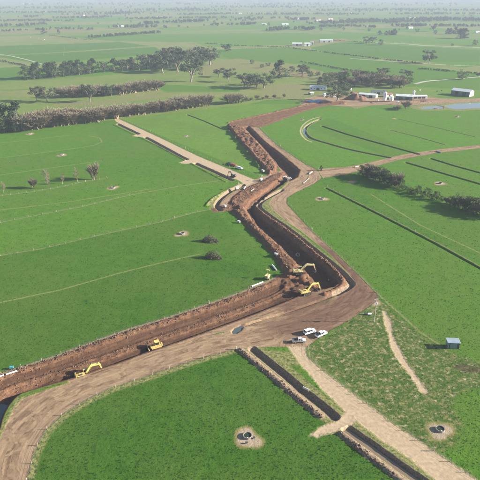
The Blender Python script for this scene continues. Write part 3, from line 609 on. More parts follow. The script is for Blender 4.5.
def row(kinds, pts, step, h0, h1, label, group, wide=1.0, jit=.8):
    """trees along a pixel polyline; step and heights in metres"""
    P_ = [np.array(q) for q in GP(pts)]; acc = 0; made = []
    for a, b in zip(P_[:-1], P_[1:]):
        L = np.linalg.norm(b-a); d = (b-a)/L
        while acc < L:
            q = a+d*acc + np.array([tr.uniform(-jit, jit), tr.uniform(-jit, jit)]); k = tr.choice(kinds)
            made.append(tree(k, 0, 0, 0, label, group, wide*tr.uniform(.85, 1.2), xy=(q[0], q[1]), h=tr.uniform(h0, h1))); acc += step*tr.uniform(.75, 1.25)
        acc -= L
    number(made)
# left of the works
tree('pine', 7, 131, 27, 'bigger dark evergreen at the end of the bare tree row, left edge', wide=1.25)
tree('pine', 19, 131, 29, 'dark evergreen beside the first bare poplars, second from left edge', wide=1.1)
tree('pine', -3, 133, 24, 'dark evergreen cut by the left edge of the picture', wide=1.2)
row(['poplar', 'poplar', 'poplar', 'shrub'], [(28,130),(60,125.5),(74,124)], 4.2, 17, 18.5, 'leafless poplar in the tall row next to the dark evergreens', 'bare poplars next to the evergreens', 1.9, 1.6)
row(['poplar', 'poplar', 'poplar', 'shrub'], [(76,124),(95,121.5),(118,118)], 4.2, 14.5, 15.8, 'leafless poplar in the row left of the lane head', 'bare poplars left of the lane head', 1.9, 1.6)
row(['poplar', 'shrub', 'poplar'], [(120,117),(160,112),(180,109.5)], 4.8, 12.5, 13.8, 'leafless brown tree in the row behind the head of the lane', 'bare trees behind the head of the lane', 1.9, 1.6)
row(['shrub'], [(180,109),(208,105.5)], 5.0, 13, 16.5, 'rounded bare willow in the low clump left of the gap', 'bare willows left of the gap', 1.35, 2)
row(['shrub'], [(228,104),(241,102.5)], 5.5, 11, 14, 'rounded bare willow in the small clump right of the gap', 'bare willows right of the gap', 1.35, 2)
row(['shrub'], [(246,101.5),(262,99.5),(285,98)], 9, 4, 7, 'low bare scrub beyond the excavated corner', 'low scrub beyond the excavated corner', 1.2, 3)
tree('gum', 37, 101, 15, 'pale-trunked gum on the left of the pair behind the poplars'); tree('gum', 47.5, 102, 16, 'rounder gum on the right of the pair behind the poplars', wide=1.2)
tree('gum', 90, 102, 17, 'lone pale gum standing in front of the second bare row', wide=1.1)
row(['poplar', 'shrub'], [(62,97.5),(80,96.5),(104,95)], 6.0, 14, 15.5, 'bare brown tree in the second row behind the lone gum', 'second bare row', 1.8, 3)
row(['bush', 'gum', 'shrub'], [(105,96),(120,95),(131,93.5)], 9, 12, 16, 'greenish tree in the middle of the second row', 'green trees in the second row', 1.1, 3)
row(['shrub', 'poplar'], [(134,92.5),(148,91),(159,89.5)], 6.0, 14.5, 16, 'bare brown tree at the right end of the second row', 'right end of the second row', 1.7, 3)
row(['pine'], [(27,79.5),(50,77.5),(75,75),(97,72.5)], 10, 19, 24, 'dark pine in the long shelter belt on the left', 'long dark shelter belt', 1.35, 3)
row(['pine', 'gum'], [(106,72),(120,71),(134,69.5)], 12, 17, 22, 'dark tree in the short shelter belt right of the long one', 'short dark shelter belt', 1.3, 3)
tree('pine', 98, 66, 4.5, 'single small dark tree above the gap between shelter belts')
for u, v, h, wd in ((139,70,12,1.2),(147,68,14,1.2),(155,69,15,1.1),(152,72,13,1.2),(163,73,16,1.2),(172,69,20,1.1),(178,72,18,1.2),(186,68,20,1.2),(195,66,17,1.3),(203,65,18,1.2),(210,65,16,1.2),(168,66,17,1.2),(199,70,13,1.2)):
    tree('gum', u, v, h, 'grey-green gum in the big grove above the bare trees', 'grey gum grove', wd*1.2)
tree('gum', 191, 82, 23, 'tall gum with pale forked trunk in front of the grove', wide=1.1)
tree('gum', 219, 77, 9, 'dark gum left of the two small trees near the bank', wide=1.4); tree('gum', 229, 82, 13, 'slim pale gum right of the two small trees near the bank', wide=1.1)
tree('gum', 225, 51, 6.5, 'left of two dark conifers alone on the far green field', wide=1.2); tree('pine', 228.5, 51, 7, 'right of two dark conifers alone on the far green field', wide=1.2)
for u, v, h in ((244,87,13),(250,89,13),(257,88,12),(264,88,14),(253,85,12)): tree('gum', u, v, h, 'grey gum in the clump left of the dark round tree', 'gum clump by the excavated corner', 1.25)
tree('pine', 280, 78, 17, 'dark round macrocarpa standing alone behind the excavated corner', wide=1.5); tree('gum', 302, 76.5, 12, 'grey open gum right of the dark round tree', wide=1.3)
for u, v, h in ((292,72,6),(268,66,4),(252,64,4.5),(310,77,6),(262,68,4)): tree('bush', u, v, h, 'low shrub scattered on the brown rough ground behind', 'shrubs on the brown ground', 1.4)
# farm yard trees
tree('gum', 337, 101.5, 16, 'grey-green gum beside the earth heap in the farm yard', wide=1.5); tree('pine', 341, 90, 14, 'large dark tree over the farmhouse', wide=1.5); tree('pine', 320, 84.5, 8, 'small dark tree left of the farmhouse garden', wide=1.2); tree('bush', 328, 85, 9, 'dark garden bush behind the white shed', wide=1.3)
tree('bare', 356, 84, 17, 'tall bare tree in the farm garden', wide=1.1)
for i, (u, v, h, kd) in enumerate(((350,86,9,'shrub'),(362,84,9,'shrub'),(368,86,11,'shrub'),(374,84,9,'bush'),(381,83,10,'shrub'),(388,86,9,'shrub'),(395,85,8,'shrub'),(377,80,8,'gum'),(401,88,9,'shrub'),(369,79,7,'bush'),(345,79,7,'bush'),(358,78,7,'shrub'),(333,78,6,'shrub'),(348,91,7,'bush'),(326,79,6,'bush'))):
    tree(kd, u, v, h*1.15, 'brownish garden tree in the thicket behind the farm yard', 'thicket behind the farm yard', 1.5)
for i in range(15): tree(('bush', 'shrub', 'gum', 'shrub')[i % 4], 327+5.6*i+tr.uniform(-2, 2), 82+5*math.sin(i*1.7)+.1*i, tr.uniform(6, 11), 'small tree in the second line of the yard thicket', 'second line of the yard thicket', 1.5)
for i in range(9): tree(('shrub', 'bush')[i % 2], 308+12*i+tr.uniform(-3, 3), 74+1.2*i+tr.uniform(-2, 2), tr.uniform(3.5, 6), 'low scrub on the slope above the yard', 'scrub above the yard', 1.6)
tree('bush', 409.5, 84, 7, 'dark round tree at the right end of the yard thicket', wide=1.4); tree('shrub', 405, 109, 9, 'wide bare bush in front of the silos', wide=1.5); tree('shrub', 397, 110, 5, 'small bare bush beside the wide one in front of the silos', wide=1.5)
tree('bush', 462, 79.5, 10, 'round dark tree alone right of the yard', wide=1.2); tree('bare', 424, 63, 9, 'left of the twin willow leaning by the far road', wide=1.3); tree('gum', 429, 63, 12.5, 'right of the twin willow leaning by the far road', wide=1.2)
tree('gum', 478, 77, 4, 'small tree at the right edge behind the round dark tree', wide=1.3); tree('pine', 321, 170.5, 5.5, 'tiny dark conifer at the road junction')
for u, v, h, kd, lb in ((367,43.5,7,'gum','left of two trees where the far road starts'),(372.5,43,6,'gum','middle tree where the far road starts'),(381,45,6,'bush','right tree where the far road starts'),(475,45.5,6,'bush','round tree at the right edge by the far road'),(435,34,4,'bush','small round tree left of the dark far belt'),(417,32,4,'bush','small tree between the two far belts'),(340,28,3.5,'bush','round dark tree alone on the pale far plain'),(452,46,2.5,'bush','low bush on the verge of the far road'),(433,31.5,6,'gum','loose tall tree left of the dark far belt'),(43,34,5.5,'pine','dark lone tree in the far left hedge line'),(58.5,33.5,4,'pine','dark lone tree on the far left plain')):
    tree(kd, u, v, h, lb, wide=1.3)
row(['pine'], [(380,35.2),(391,35),(393,34.5)], 20, 12, 16, 'dark tree in the short far belt left of centre right', 'short far belt', 1.6, 4); row(['pine'], [(393,35),(396,34.8)], 12, 18, 20, 'taller dark tree ending the short far belt', 'short far belt end', 1.4, 3)
row(['pine'], [(446,34.2),(456,34),(466,33.6)], 18, 17, 22, 'dark pine in the dense far belt on the right', 'dense far belt', 1.5, 4); row(['pine'], [(461,38.5),(466,38)], 16, 24, 28, 'large dark pine in front of the dense far belt', 'dense far belt front', 1.4, 3)
# hedge on the right and the saplings on the left
hedge_spots = [(363+4.1*q, 175.5+1.47*q, 9+5*math.sin(.35+q*.33)+tr.uniform(-1, 1.5)) for q in range(11)]
for i, (u, v, h) in enumerate(hedge_spots): tree('shrub' if i in (3, 8) else 'bush', u, v, h, 'dark bush in the dense part of the hedge beside the junction', 'hedge beside the junction', 1.25)
for i in range(3): tree('shrub', 372+12*i, 177.5+4.3*i, 14, 'bare twiggy crown rising over the hedge beside the junction', 'bare crowns over the hedge beside the junction', 1.1)
tree('bush', 417.5, 194.5, 9, 'round green bush, leftmost of three in the hedge gap', wide=1.05); tree('bush', 427.5, 197.5, 10, 'round green bush, middle of three in the hedge gap', wide=1.05); tree('bush', 436.5, 200, 9, 'round green bush, rightmost of three in the hedge gap', wide=1.05)
for i in range(12): tree('shrub' if i % 4 == 1 else 'bush', 442+4.2*i, 201.8+1.42*i, (6, 7, 9, 11, 13, 15, 15, 16, 15, 16, 15, 15)[i], 'dark bush in the hedge at the right edge of the picture', 'hedge at the right edge', 1.2)
for u, v in ((410,192.5),(414,194),(422,196.5),(432,199.5)): tree('bush', u, v, 6, 'low dark bush between the three round bushes', 'low bushes in the hedge gap', 1.4)
for u, v, h, kd, lb in ((4,193.5,15,'bare','bare sapling at the left edge of the sapling row'),(33,188,12,'shrub','low twiggy bush third in the sapling row'),(50,188,23,'bare','tallest bare sapling in the row on the left'),(62.5,184,14,'bare','slim bare sapling right of the tallest one'),(77.5,181.5,16,'bare','bare sapling left of the twiggy clump'),(94,179.5,20,'shrub','wide twiggy clump ending the sapling row'),(-6,196,16,'bare','bare sapling beyond the left edge')):
    tree(kd, u, v, h*.88, lb, wide=.75 if kd == 'bare' else .8)

for g_ in ('grey gum grove', 'gum clump by the excavated corner', 'shrubs on the brown ground', 'thicket behind the farm yard', 'hedge beside the junction', 'hedge at the right edge'): number([q for q in bpy.data.objects if q.get('group') == g_])
# far belts of trees, each one a mass that nobody could count, and a scatter of single far trees
def belt(pts, n, h0, h1, spread, label, kinds=('gum', 'bush')):
    P_ = [np.array(q) for q in GP(pts)]; rng = np.random.default_rng(len(pts)*7+n); V, Fs, off = [], [], 0; n = int(n*1.5); spread *= .7 if h1 > 5 else 1; h0, h1 = (h0*.72, h1*.72) if h1 > 5 else (h0, h1)
    for i in range(n):
        s = rng.uniform(0, len(P_)-1); j = int(s); q = P_[j]*(1-(s-j)) + P_[j+1]*(s-j) + rng.normal(size=2)*spread; h = rng.uniform(h0, h1); m = 70
        d = rng.normal(size=(m, 3)); d /= np.linalg.norm(d, axis=1)[:, None]; d *= rng.uniform(.4, 1, m)[:, None]
        d *= np.array([h*.42, h*.42, h*.42]); C = np.array([q[0], q[1], h*.55])+d
        v, f = quads(C, h*.13, rng); V.append(v); Fs.append(f+off); off += len(v)
    me = np_mesh('far_wood', np.concatenate(V), np.concatenate(Fs)); tag(mesh_obj('far_wood', me, M_FARW), label, 'trees', kind='stuff')
for pts, n, lb in (([(290,48),(320,52),(350,55.5),(385,60),(415,63)], 160, 'low dark hedge line below the white barns'), ([(50,35.5),(70,38),(92,40.5)], 60, 'low dark hedge line in the far left fields'), ([(205,43.5),(240,46),(290,47.5)], 90, 'thin hedge line left of the white barns'), ([(330,40.5),(380,43.5)], 50, 'thin hedge line starting the far road'), ([(0,61),(20,65),(38,69)], 60, 'thin hedge line leading to the long shelter belt'), ([(420,69),(450,71.5),(490,75)], 70, 'thin hedge line behind the round dark tree'), ([(300,62),(345,70),(400,79)], 110, 'ragged hedge line behind the farm trees')):
    belt(pts, n, 1.5, 3.2, 2.0, lb)
belt([(0,21.5),(40,21),(70,21.5)], 60, 10, 16, 25, 'long dark shelter belt across the upper left plain')
belt([(130,19.5),(175,18.5),(230,18.2)], 80, 10, 17, 30, 'long dark shelter belt across the upper middle plain')
belt([(255,15),(310,14.5),(360,15)], 80, 12, 20, 40, 'long hazy shelter belt right of the top centre')
belt([(395,26.5),(430,26),(490,27)], 80, 10, 17, 18, 'long dark shelter belt behind the far right road')
belt([(180,15),(240,14.2)], 50, 12, 18, 40, 'hazy shelter belt in the top centre')
belt([(0,13.2),(50,13),(90,12.6)], 60, 12, 20, 50, 'hazy shelter belt near the upper left corner')
belt([(400,14.5),(445,14.2),(495,14.8)], 70, 12, 20, 45, 'hazy shelter belt near the upper right corner')
belt([(320,27),(352,26.5),(375,28)], 50, 9, 15, 15, 'shelter belt above the long pale barn')
belt([(0,27),(20,26.5),(48,24.5)], 26, 10, 20, 25, 'pale scrubby tree line on the far left')
belt([(-10,32),(30,30.5),(60,29),(95,30)], 50, 6, 13, 20, 'brown hedge line along the far left fields')
belt([(55,18.5),(85,18.2),(110,17.5)], 40, 12, 18, 40, 'thin row of distant trees, upper left')
belt([(22,17.5),(38,17.2)], 16, 12, 18, 25, 'dark distant clump near the upper left corner')
belt([(97,15),(120,14),(145,12)], 60, 15, 22, 120, 'distant wood above the left fields')
belt([(92,38),(110,36.5),(138,34.5),(160,33)], 70, 8, 14, 10, 'long low hedge crossing the far fields left of centre')
belt([(120,28),(140,27.5),(160,28.5)], 24, 12, 20, 30, 'loose distant trees left of centre')
belt([(144,24.5),(156,24)], 16, 14, 20, 25, 'dark distant clump in upper left centre')
belt([(165,23.5),(190,22),(205,21.5)], 40, 14, 20, 30, 'row of distant dark trees above the gum grove')
belt([(208,26),(240,25),(252,24.5)], 34, 10, 18, 30, 'brownish distant trees above the far conifers')
belt([(240,21),(256,18.5),(300,20)], 36, 12, 20, 60, 'distant trees scattered near the top centre')
belt([(270,31),(285,29.5),(312,30)], 36, 12, 20, 22, 'distant trees left of the white buildings')
belt([(300,20.2),(313,19.8)], 20, 16, 22, 20, 'compact dark distant clump top centre')
belt([(325,24),(345,23),(372,21.5),(395,23)], 110, 14, 22, 70, 'long distant wood above the right fields')
belt([(398,22),(420,21),(445,20),(480,21),(500,22)], 130, 16, 24, 70, 'dark distant wood along the upper right')
belt([(330,11.5),(380,10.5),(430,11),(500,11)], 120, 18, 26, 160, 'hazy distant wood under the hills on the right')
belt([(150,11),(190,10.5),(215,11)], 60, 18, 28, 160, 'hazy distant wood under the hills left of centre')
belt([(0,9),(60,8.5),(120,8)], 60, 18, 28, 200, 'hazy distant wood under the hills on the left')
belt([(220,8),(280,7.5),(330,8)], 60, 18, 28, 200, 'hazy distant wood under the hills in the centre')
belt([(50,5),(150,4.6),(250,4.6),(350,5),(450,5)], 140, 20, 34, 500, 'faint last line of woods before the hills')
for i in range(95):
    v = 9+tr.random()**1.3*26; u = tr.uniform(-10, 490); x, y = G(u, v)
    if v > 29 and 60 < u < 310: continue
    kd = tr.choice(['gum', 'bush', 'bush', 'pine']); sd2 = 'left' if u < 160 else 'middle' if u < 320 else 'right'; zn = 'faint' if v < 14 else 'hazy' if v < 22 else 'clear'
    ds = {'gum': 'open grey tree', 'bush': 'round green tree', 'pine': 'dark conifer'}[kd]
    tree(kd, 0, 0, 0, {'faint': 'faint tiny %s near the horizon, %s third', 'hazy': 'small hazy %s on the distant plain, %s third', 'clear': 'small %s on the nearer far plain, %s third'}[zn] % (ds, sd2), 'far %s trees, %s, %s' % (zn, kd, sd2), 1.3, xy=(x, y), h=tr.uniform(6, 12))

# ------------------------------------------------------------------ materials of made things
def muddy(name, c, rough=.5):
    k = NT(name); tc = k.n('ShaderNodeTexCoord').outputs['Object']; z_ = k.n('ShaderNodeSeparateXYZ'); k.put(z_.inputs[0], tc)
    f = k.math('ADD', k.noise(tc, 1.6, 5, .7), k.mapr(z_.outputs[2], .3, 3.0, .16, -.10)); g = k.noise(tc, 6, 4, .7)
    cc = k.mix(k.math('MULTIPLY', k.mapr(g, .4, .7), .35), c, tuple(q*.6 for q in c)); k.col(k.mix(k.math('MULTIPLY', k.mapr(f, .46, .62), .8), cc, (.16, .105, .07))); k.put(k.b.inputs['Roughness'], k.mapr(f, .45, .65, rough, .95)); k.b.inputs['Specular IOR Level'].default_value = .4; return k.m
M_YEL = muddy('machine_yellow', (.62, .43, .12)); M_YEL2 = muddy('machine_cream', (.66, .54, .25)); M_BLK = plain('rubber_black', (.022, .021, .020), .85, .3, 4); M_STEEL = plain('worn_steel', (.16, .14, .12), .5, .3, 3, .5); M_DIRTYW = plain('dirty_white', (.50, .48, .44), .6, .3, 1.5); M_TRC = plain('trough_concrete', (.22, .20, .17), .9, .3, 2); M_DARKM = plain('dark_frame', (.05, .047, .044), .6, .2, 3)
k = NT('glass'); k.col((.02, .027, .03)); k.b.inputs['Roughness'].default_value = .08; k.b.inputs['Specular IOR Level'].default_value = .7; M_GLASS = k.m
M_WHITE = plain('white_paint', (.78, .78, .77), .3, .05, 1.5, spec=.5); M_SILV = plain('silver_paint', (.50, .50, .50), .32, .08, 1.5, .25); M_REDP = plain('red_paint', (.42, .03, .03), .35, .1, 1.5); M_DGREY = plain('dark_grey_paint', (.06, .065, .07), .4, .1, 1.5); M_ALU = plain('aluminium', (.55, .55, .54), .4, .1, 2, .7)
M_LAMP = plain('lamp_lens', (.8, .8, .75), .15, .05); M_TAIL = plain('tail_lens', (.35, .02, .02), .2, .05); M_ORANGE = plain('hivis_orange', (.85, .16, .03), .8, .1); M_NAVY = plain('navy_cloth', (.03, .04, .08), .9, .2); M_SKIN = plain('skin', (.45, .27, .19), .6, .05); M_TEAL = plain('teal_paint', (.05, .28, .30), .5, .15)
M_CONC = plain('concrete', (.40, .37, .33), .9, .2, 2, bump=.3); M_PVC = plain('white_pipe', (.62, .61, .57), .5, .2); M_POST = plain('fence_timber', (.36, .30, .23), .95, .3, 5); M_WIRE = plain('fence_wire', (.25, .24, .23), .5, .1, 5, .6); M_TIMB = plain('pole_timber', (.40, .35, .29), .9, .25, 3)
M_WALLG = plain('green_cladding', (.085, .125, .115), .6, .15, .4); M_WALLC = plain('cream_cladding', (.62, .59, .48), .6, .12, .4); M_WALLW = plain('white_cladding', (.74, .73, .70), .6, .08, .4); M_ROOFP = plain('pale_iron_roof', (.60, .61, .60), .5, .12, .5, .2); M_ROOFB = plain('bluish_iron_roof', (.42, .48, .52), .45, .12, .5, .3); M_ROOFR = plain('red_brown_roof', (.26, .12, .09), .7, .2, .5); M_ROOFD = plain('dark_roof', (.09, .10, .11), .6, .2, .5); M_SHEDW = plain('grey_blue_steel', (.22, .28, .31), .45, .15, 2, .4)
M_SOIL = plain('heaped_soil', (.17, .090, .056), .95, .4, .8, bump=.5); M_CLOD = plain('dry_clods', (.16, .098, .066), .98, .7, .3); M_TARP = plain('blue_tarp', (.08, .20, .42), .5, .2, 1); M_BRUSH = plain('brushwood', (.17, .135, .09), .95, .4, 1.2); M_COWB = plain('black_hide', (.02, .018, .016), .8, .2, 2); M_COWW = plain('white_hide', (.72, .69, .62), .85, .1, 2)

# ------------------------------------------------------------------ machines
def stadium(L, H, n=5):
    r = H/2; return [(L/2-r+r*math.cos(a), r+r*math.sin(a)) for a in np.linspace(-math.pi/2, math.pi/2, n)] + [(-L/2+r+r*math.cos(a), r+r*math.sin(a)) for a in np.linspace(math.pi/2, 3*math.pi/2, n)]
def track_pair(root, L, H, wd, gy, mat=None):
    for s in (-1, 1):
        t_ = MB().prism(stadium(L, H, 6), s*gy-wd/2, s*gy+wd/2).build('track', M_BLK, root)
        sh = MB()
        for i in range(14): sh.box((-L/2+H/2+(L-H)*i/13, s*gy, H+.02), (.16, wd+.04, .06))
        sh.build('shoe', M_STEEL, t_)
        m = MB()
        for i in range(5): m.cyl((-L/2+.5+(L-1)*i/4, s*(gy+wd/2), H*.42), (-L/2+.5+(L-1)*i/4, s*(gy+wd/2+.03), H*.42), H*.27, n=10)
        m.build('roller', M_STEEL, t_)
def cab(root, x, y, z, lx, ly, lz, mat):
    c = MB().box((x, y, z+.2), (lx, ly, .4)).box((x, y, z+lz-.06), (lx*1.02, ly*1.02, .12))
    for sx in (-1, 1):
        for sy in (-1, 1): c.box((x+sx*(lx/2-.05), y+sy*(ly/2-.05), z+lz/2+.1), (.1, .1, lz-.3))
    c = c.build('cab', mat, root)
    MB().box((x, y, z+lz/2+.12), (lx-.08, ly-.08, lz-.5)).build('window', M_GLASS, c); return c
def excavator(u, v, head, label, mat, s=1.0, reach=1.0, zoff=0., swing=0., dz=None):
    x, y = G(u, v); z = zat(x, y) if dz is None else dz; root = empty('excavator', (x, y, z+zoff), head, s); tag(root, label, 'excavator', 'excavators in the channel')
    track_pair(root, 4.4, 1.0, .62, 1.28)
    MB().box((0, 0, .72), (2.6, 2.0, .4)).cyl((0, 0, .9), (0, 0, 1.2), .75, n=16).build('undercarriage', M_DARKM, root)
    MB().prism([(-2.5,1.2),(1.5,1.2),(1.5,1.5),(.2,1.55),(.2,2.2),(-2.3,2.25),(-2.5,2.1)], -1.35, .35).box((-.6, .8, 1.36), (4.0, 1.1, .32)).build('house', mat, root, .06)
    MB().prism([(-3.1,1.25),(-2.5,1.2),(-2.48,2.3),(-2.95,2.25),(-3.15,1.9)], -1.35, 1.35).build('counterweight', mat, root, .06)
    MB().box((-1.3, -.9, 2.32), (1.2, .7, .12)).cyl((-1.9, -.2, 2.2), (-1.9, -.2, 2.8), .07).cyl((-.2, -1.2, 2.2), (-.2, -1.2, 2.6), .04).build('exhaust', M_DARKM, root)
    cab(root, .65, .85, 1.5, 1.5, .95, 1.6, mat)
    k_ = reach; A_, B_, C_ = (.7, 1.75), (3.0*k_, 4.5), (5.9*k_, 3.9)
    bo = MB().prism([(A_[0]-.2,A_[1]-.2),(A_[0]+.3,A_[1]-.15),(B_[0]+.15,B_[1]-.55),(C_[0],C_[1]-.25),(C_[0]+.15,C_[1]+.1),(C_[0]-.1,C_[1]+.22),(B_[0]-.05,B_[1]+.28),(B_[0]-.55,B_[1]+.1),(A_[0]-.25,A_[1]+.25)], -.28, .28).build('boom', mat, root, .03)
    for s_ in (-1, 1): MB().cyl((1.4, s_*.42, 1.5), (2.3*k_, s_*.42, 2.9), .1).cyl((2.3*k_, s_*.42, 2.9), (B_[0]-.1, s_*.42, 4.0), .06).build('hydraulic_ram', M_STEEL, bo)
    D_ = (6.6*k_, 1.2)
    st = MB().prism([(C_[0]-.75,C_[1]+.55),(C_[0]-.45,C_[1]+.75),(C_[0]+.25,C_[1]+.1),(D_[0]+.15,D_[1]),(D_[0]-.12,D_[1]-.05),(C_[0]-.2,C_[1]-.3)], -.2, .2).build('stick', mat, root, .03)
    MB().cyl((B_[0], 0, B_[1]+.45), (C_[0]-.6, 0, C_[1]+.7), .09).build('hydraulic_ram', M_STEEL, st)
    b = [(D_[0]-.1,D_[1]+.15),(D_[0]+.35,D_[1]+.1),(D_[0]+.55,D_[1]-.4),(D_[0]+.3,D_[1]-.95),(D_[0]-.3,D_[1]-1.1),(D_[0]-.75,D_[1]-.75),(D_[0]-.7,D_[1]-.62),(D_[0]-.25,D_[1]-.85),(D_[0]+.15,D_[1]-.75),(D_[0]+.3,D_[1]-.4)]
    bk = MB().prism(b, -.6, .6).prism(b[:8]+[(D_[0]-.1, D_[1]-.2)], .58, .63).prism(b[:8]+[(D_[0]-.1, D_[1]-.2)], -.63, -.58).build('bucket', M_STEEL, root)
    for q in range(5): MB().box((D_[0]-.84, -.5+q*.25, D_[1]-.72), (.26, .09, .07), ry=.3).build('tooth', M_STEEL, bk)
    return root
def dozer(u, v, head, label):
    x, y = G(u, v); root = tag(empty('bulldozer', (x, y, zat(x, y)+.05), head, 1.05), label, 'bulldozer')
    track_pair(root, 4.6, 1.15, .6, 1.2)
    MB().prism([(-1.9,.6),(2.0,.6),(2.1,1.75),(.7,1.95),(-1.9,1.8)], -.8, .8).build('body', M_YEL, root, .06)
    MB().box((0, 0, 1.22), (3.6, 3.0, .1)).build('mudguard', M_YEL, root)
    cab(root, -.3, 0, 1.75, 1.7, 1.6, 1.55, M_YEL)
    MB().cyl((1.3, .4, 1.9), (1.3, .4, 2.7), .08).build('exhaust', M_DARKM, root)
    bl = MB().prism([(2.75,.05),(2.95,.05),(2.78,.5),(2.78,.9),(3.0,1.35),(2.85,1.35),(2.62,.9),(2.62,.5)], -1.9, 1.9).build('blade', M_YEL, root)
    for s_ in (-1, 1): MB().box((1.2, s_*1.62, .55), (3.0, .14, .28)).build('push_arm', M_YEL, root); MB().cyl((1.9, s_*.5, 1.4), (2.7, s_*.5, .9), .07).build('hydraulic_ram', M_STEEL, root)
    rp = MB().box((-2.7, 0, .8), (.5, 2.0, .3)).build('ripper', M_DARKM, root)
    for q in (-.8, 0, .8): MB().box((-2.9, q, .45), (.2, .12, 1.0)).build('tine', M_STEEL, rp)
    MB().box((-2.1, 0, 1.6), (.5, 1.5, .7)).build('fuel_tank', M_YEL, root, .05)
    return root
def wheel(root, x, y, r=.38, wd=.26):
    s = 1 if y > 0 else -1; t_ = MB().cyl((x, y-wd/2, r), (x, y+wd/2, r), r, n=16).build('wheel', M_BLK, root); MB().cyl((x, y+s*wd/2, r), (x, y+s*(wd/2+.02), r), r*.6, n=12).build('rim', M_ALU, t_)
def pickup(u, v, head, label, paint, tray='tray', z=None, name='ute', grp=None, cat='ute'):
    x, y = G(u, v); root = tag(empty(name, (x, y, (zat(x, y) if z is None else z)+.03), head), label, cat, grp)
    if tray == 'wagon':
        lo = [(-2.5,.42),(2.45,.42),(2.5,.75),(2.4,1.0),(1.25,1.13),(-2.45,1.15),(-2.52,.8)]; hi = [(-2.45,1.13),(1.2,1.11),(.45,1.82),(-2.15,1.86)]
    else:
        lo = [(-2.6,.48),(2.55,.48),(2.6,.8),(2.48,1.05),(1.35,1.15),(-.75,1.17),(-.75,.75),(-2.6,.75)]; hi = [(-.72,1.15),(1.3,1.13),(.6,1.78),(-.45,1.8)]
        if tray == 'cab2': hi = [(-1.0,1.15),(1.3,1.13),(.6,1.78),(-.8,1.8)]; lo = [(-2.6,.48),(2.55,.48),(2.6,.8),(2.48,1.05),(1.35,1.15),(-2.6,1.15)]
    MB().prism(lo, -.9, .9).build('body', paint, root, .05)
    n = len(hi); vs = [(a, -.84 if b < 1.3 else -.68, b) for a, b in hi] + [(a, .84 if b < 1.3 else .68, b) for a, b in hi]
    g_ = MB().add(vs, [tuple(range(n)), tuple(range(2*n-1, n-1, -1))] + [(i, n+i, n+(i+1) % n, (i+1) % n) for i in range(n)]).build('window', M_GLASS, root)
    x0, x1 = hi[3][0], hi[2][0]; rf = MB().box(((x0+x1)/2, 0, hi[2][1]+.03), (x1-x0+.06, 1.42, .07)).build('roof', paint, root, .03)
    pl = MB()
    for (a, b), (c, d), yy0, yy1 in ((hi[1], hi[2], .85, .69), (hi[0], hi[3], .85, .69)):
        for s_ in (-1, 1): pl.cyl((a, s_*yy0, b), (c, s_*yy1, d), .055, n=5)
    for q in ((hi[0][0]*.35+hi[1][0]*.65), (hi[0][0]*.72+hi[1][0]*.28)):
        for s_ in (-1, 1): pl.cyl((q-.2, s_*.85, 1.14), (q-.25, s_*.70, 1.82), .05, n=5)
    pl.build('pillar', paint, root)
    if tray == 'tray':
        tr_ = MB().box((-1.75, 0, .92), (1.95, 1.86, .1)).build('tray', M_ALU, root)
        for s_ in (-1, 1): MB().box((-1.75, s_*.92, 1.1), (1.95, .04, .28)).build('side_board', M_ALU, tr_)
        MB().box((-2.71, 0, 1.1), (.04, 1.82, .28)).build('tail_board', M_ALU, tr_); MB().box((-.82, 0, 1.4), (.05, 1.7, .85)).build('headboard', M_DARKM, tr_); MB().box((-1.4, .3, 1.2), (.8, .6, .45)).build('toolbox', M_DGREY, tr_)
    if tray == 'cab2': MB().box((-1.85, 0, 1.16), (1.4, 1.55, .04)).build('tray_cover', M_DARKM, root)
    for sx in (-1.55, 1.6):
        for s_ in (-1, 1): wheel(root, sx, s_*.82)
    for s_ in (-1, 1): MB().box((2.52, s_*.68, .85), (.08, .35, .16)).build('headlight', M_LAMP, root); MB().box((-2.56, s_*.75, .9), (.08, .2, .2)).build('tail_light', M_TAIL, root); MB().box((1.05, s_*1.0, 1.2), (.12, .2, .15)).build('mirror', M_DARKM, root)
    MB().box((2.58, 0, .55), (.12, 1.7, .2)).build('bumper', M_DARKM, root, .02)
    if tray == 'cab2': MB().box((.55, 0, 1.135), (.001, .001, .001)).build('badge', paint, root) if False else None
    return root
excavator(299, 276, R(8), 'upper yellow excavator with its arm stretched over the shaded channel', M_YEL2, 1.0, 1.15)
excavator(306, 294, R(24), 'lower yellow excavator digging at the channel corner', M_YEL, 1.0, 1.02)
excavator(84, 373, R(28), 'yellow excavator working beside the haul road on the lower left', M_YEL, 1.0, .95)
excavator(288, 180, R(-160), 'small cream excavator down in the dark far channel', M_DIRTYW, .72, .9)
dozer(156, 345, R(202), 'yellow bulldozer on the channel floor, facing the excavator')
pickup(309.5, 333, R(27), 'white wagon, the largest of the three parked vehicles', M_WHITE, 'wagon', name='wagon', cat='wagon')
pickup(321, 335.5, R(36), 'white ute parked against the grass, rightmost of three', M_WHITE, 'cab2')
pickup(299, 342, R(4), 'silver ute with flat tray, leftmost of three parked vehicles', M_SILV, 'tray')
pickup(239.5, 169, R(-32), 'white wagon parked at the end of the far lane', M_WHITE, 'wagon', name='wagon', cat='wagon')
pickup(233.5, 166, R(-30), 'red wagon behind the white one on the far lane', M_REDP, 'wagon', name='wagon', cat='wagon')
pickup(229.5, 164.5, R(-30), 'dark ute behind the red wagon on the far lane', M_DGREY, 'cab2')
excavator(233, 177, R(150), 'dark parked excavator on the far lane beside the drain', M_DGREY, .8, .8)

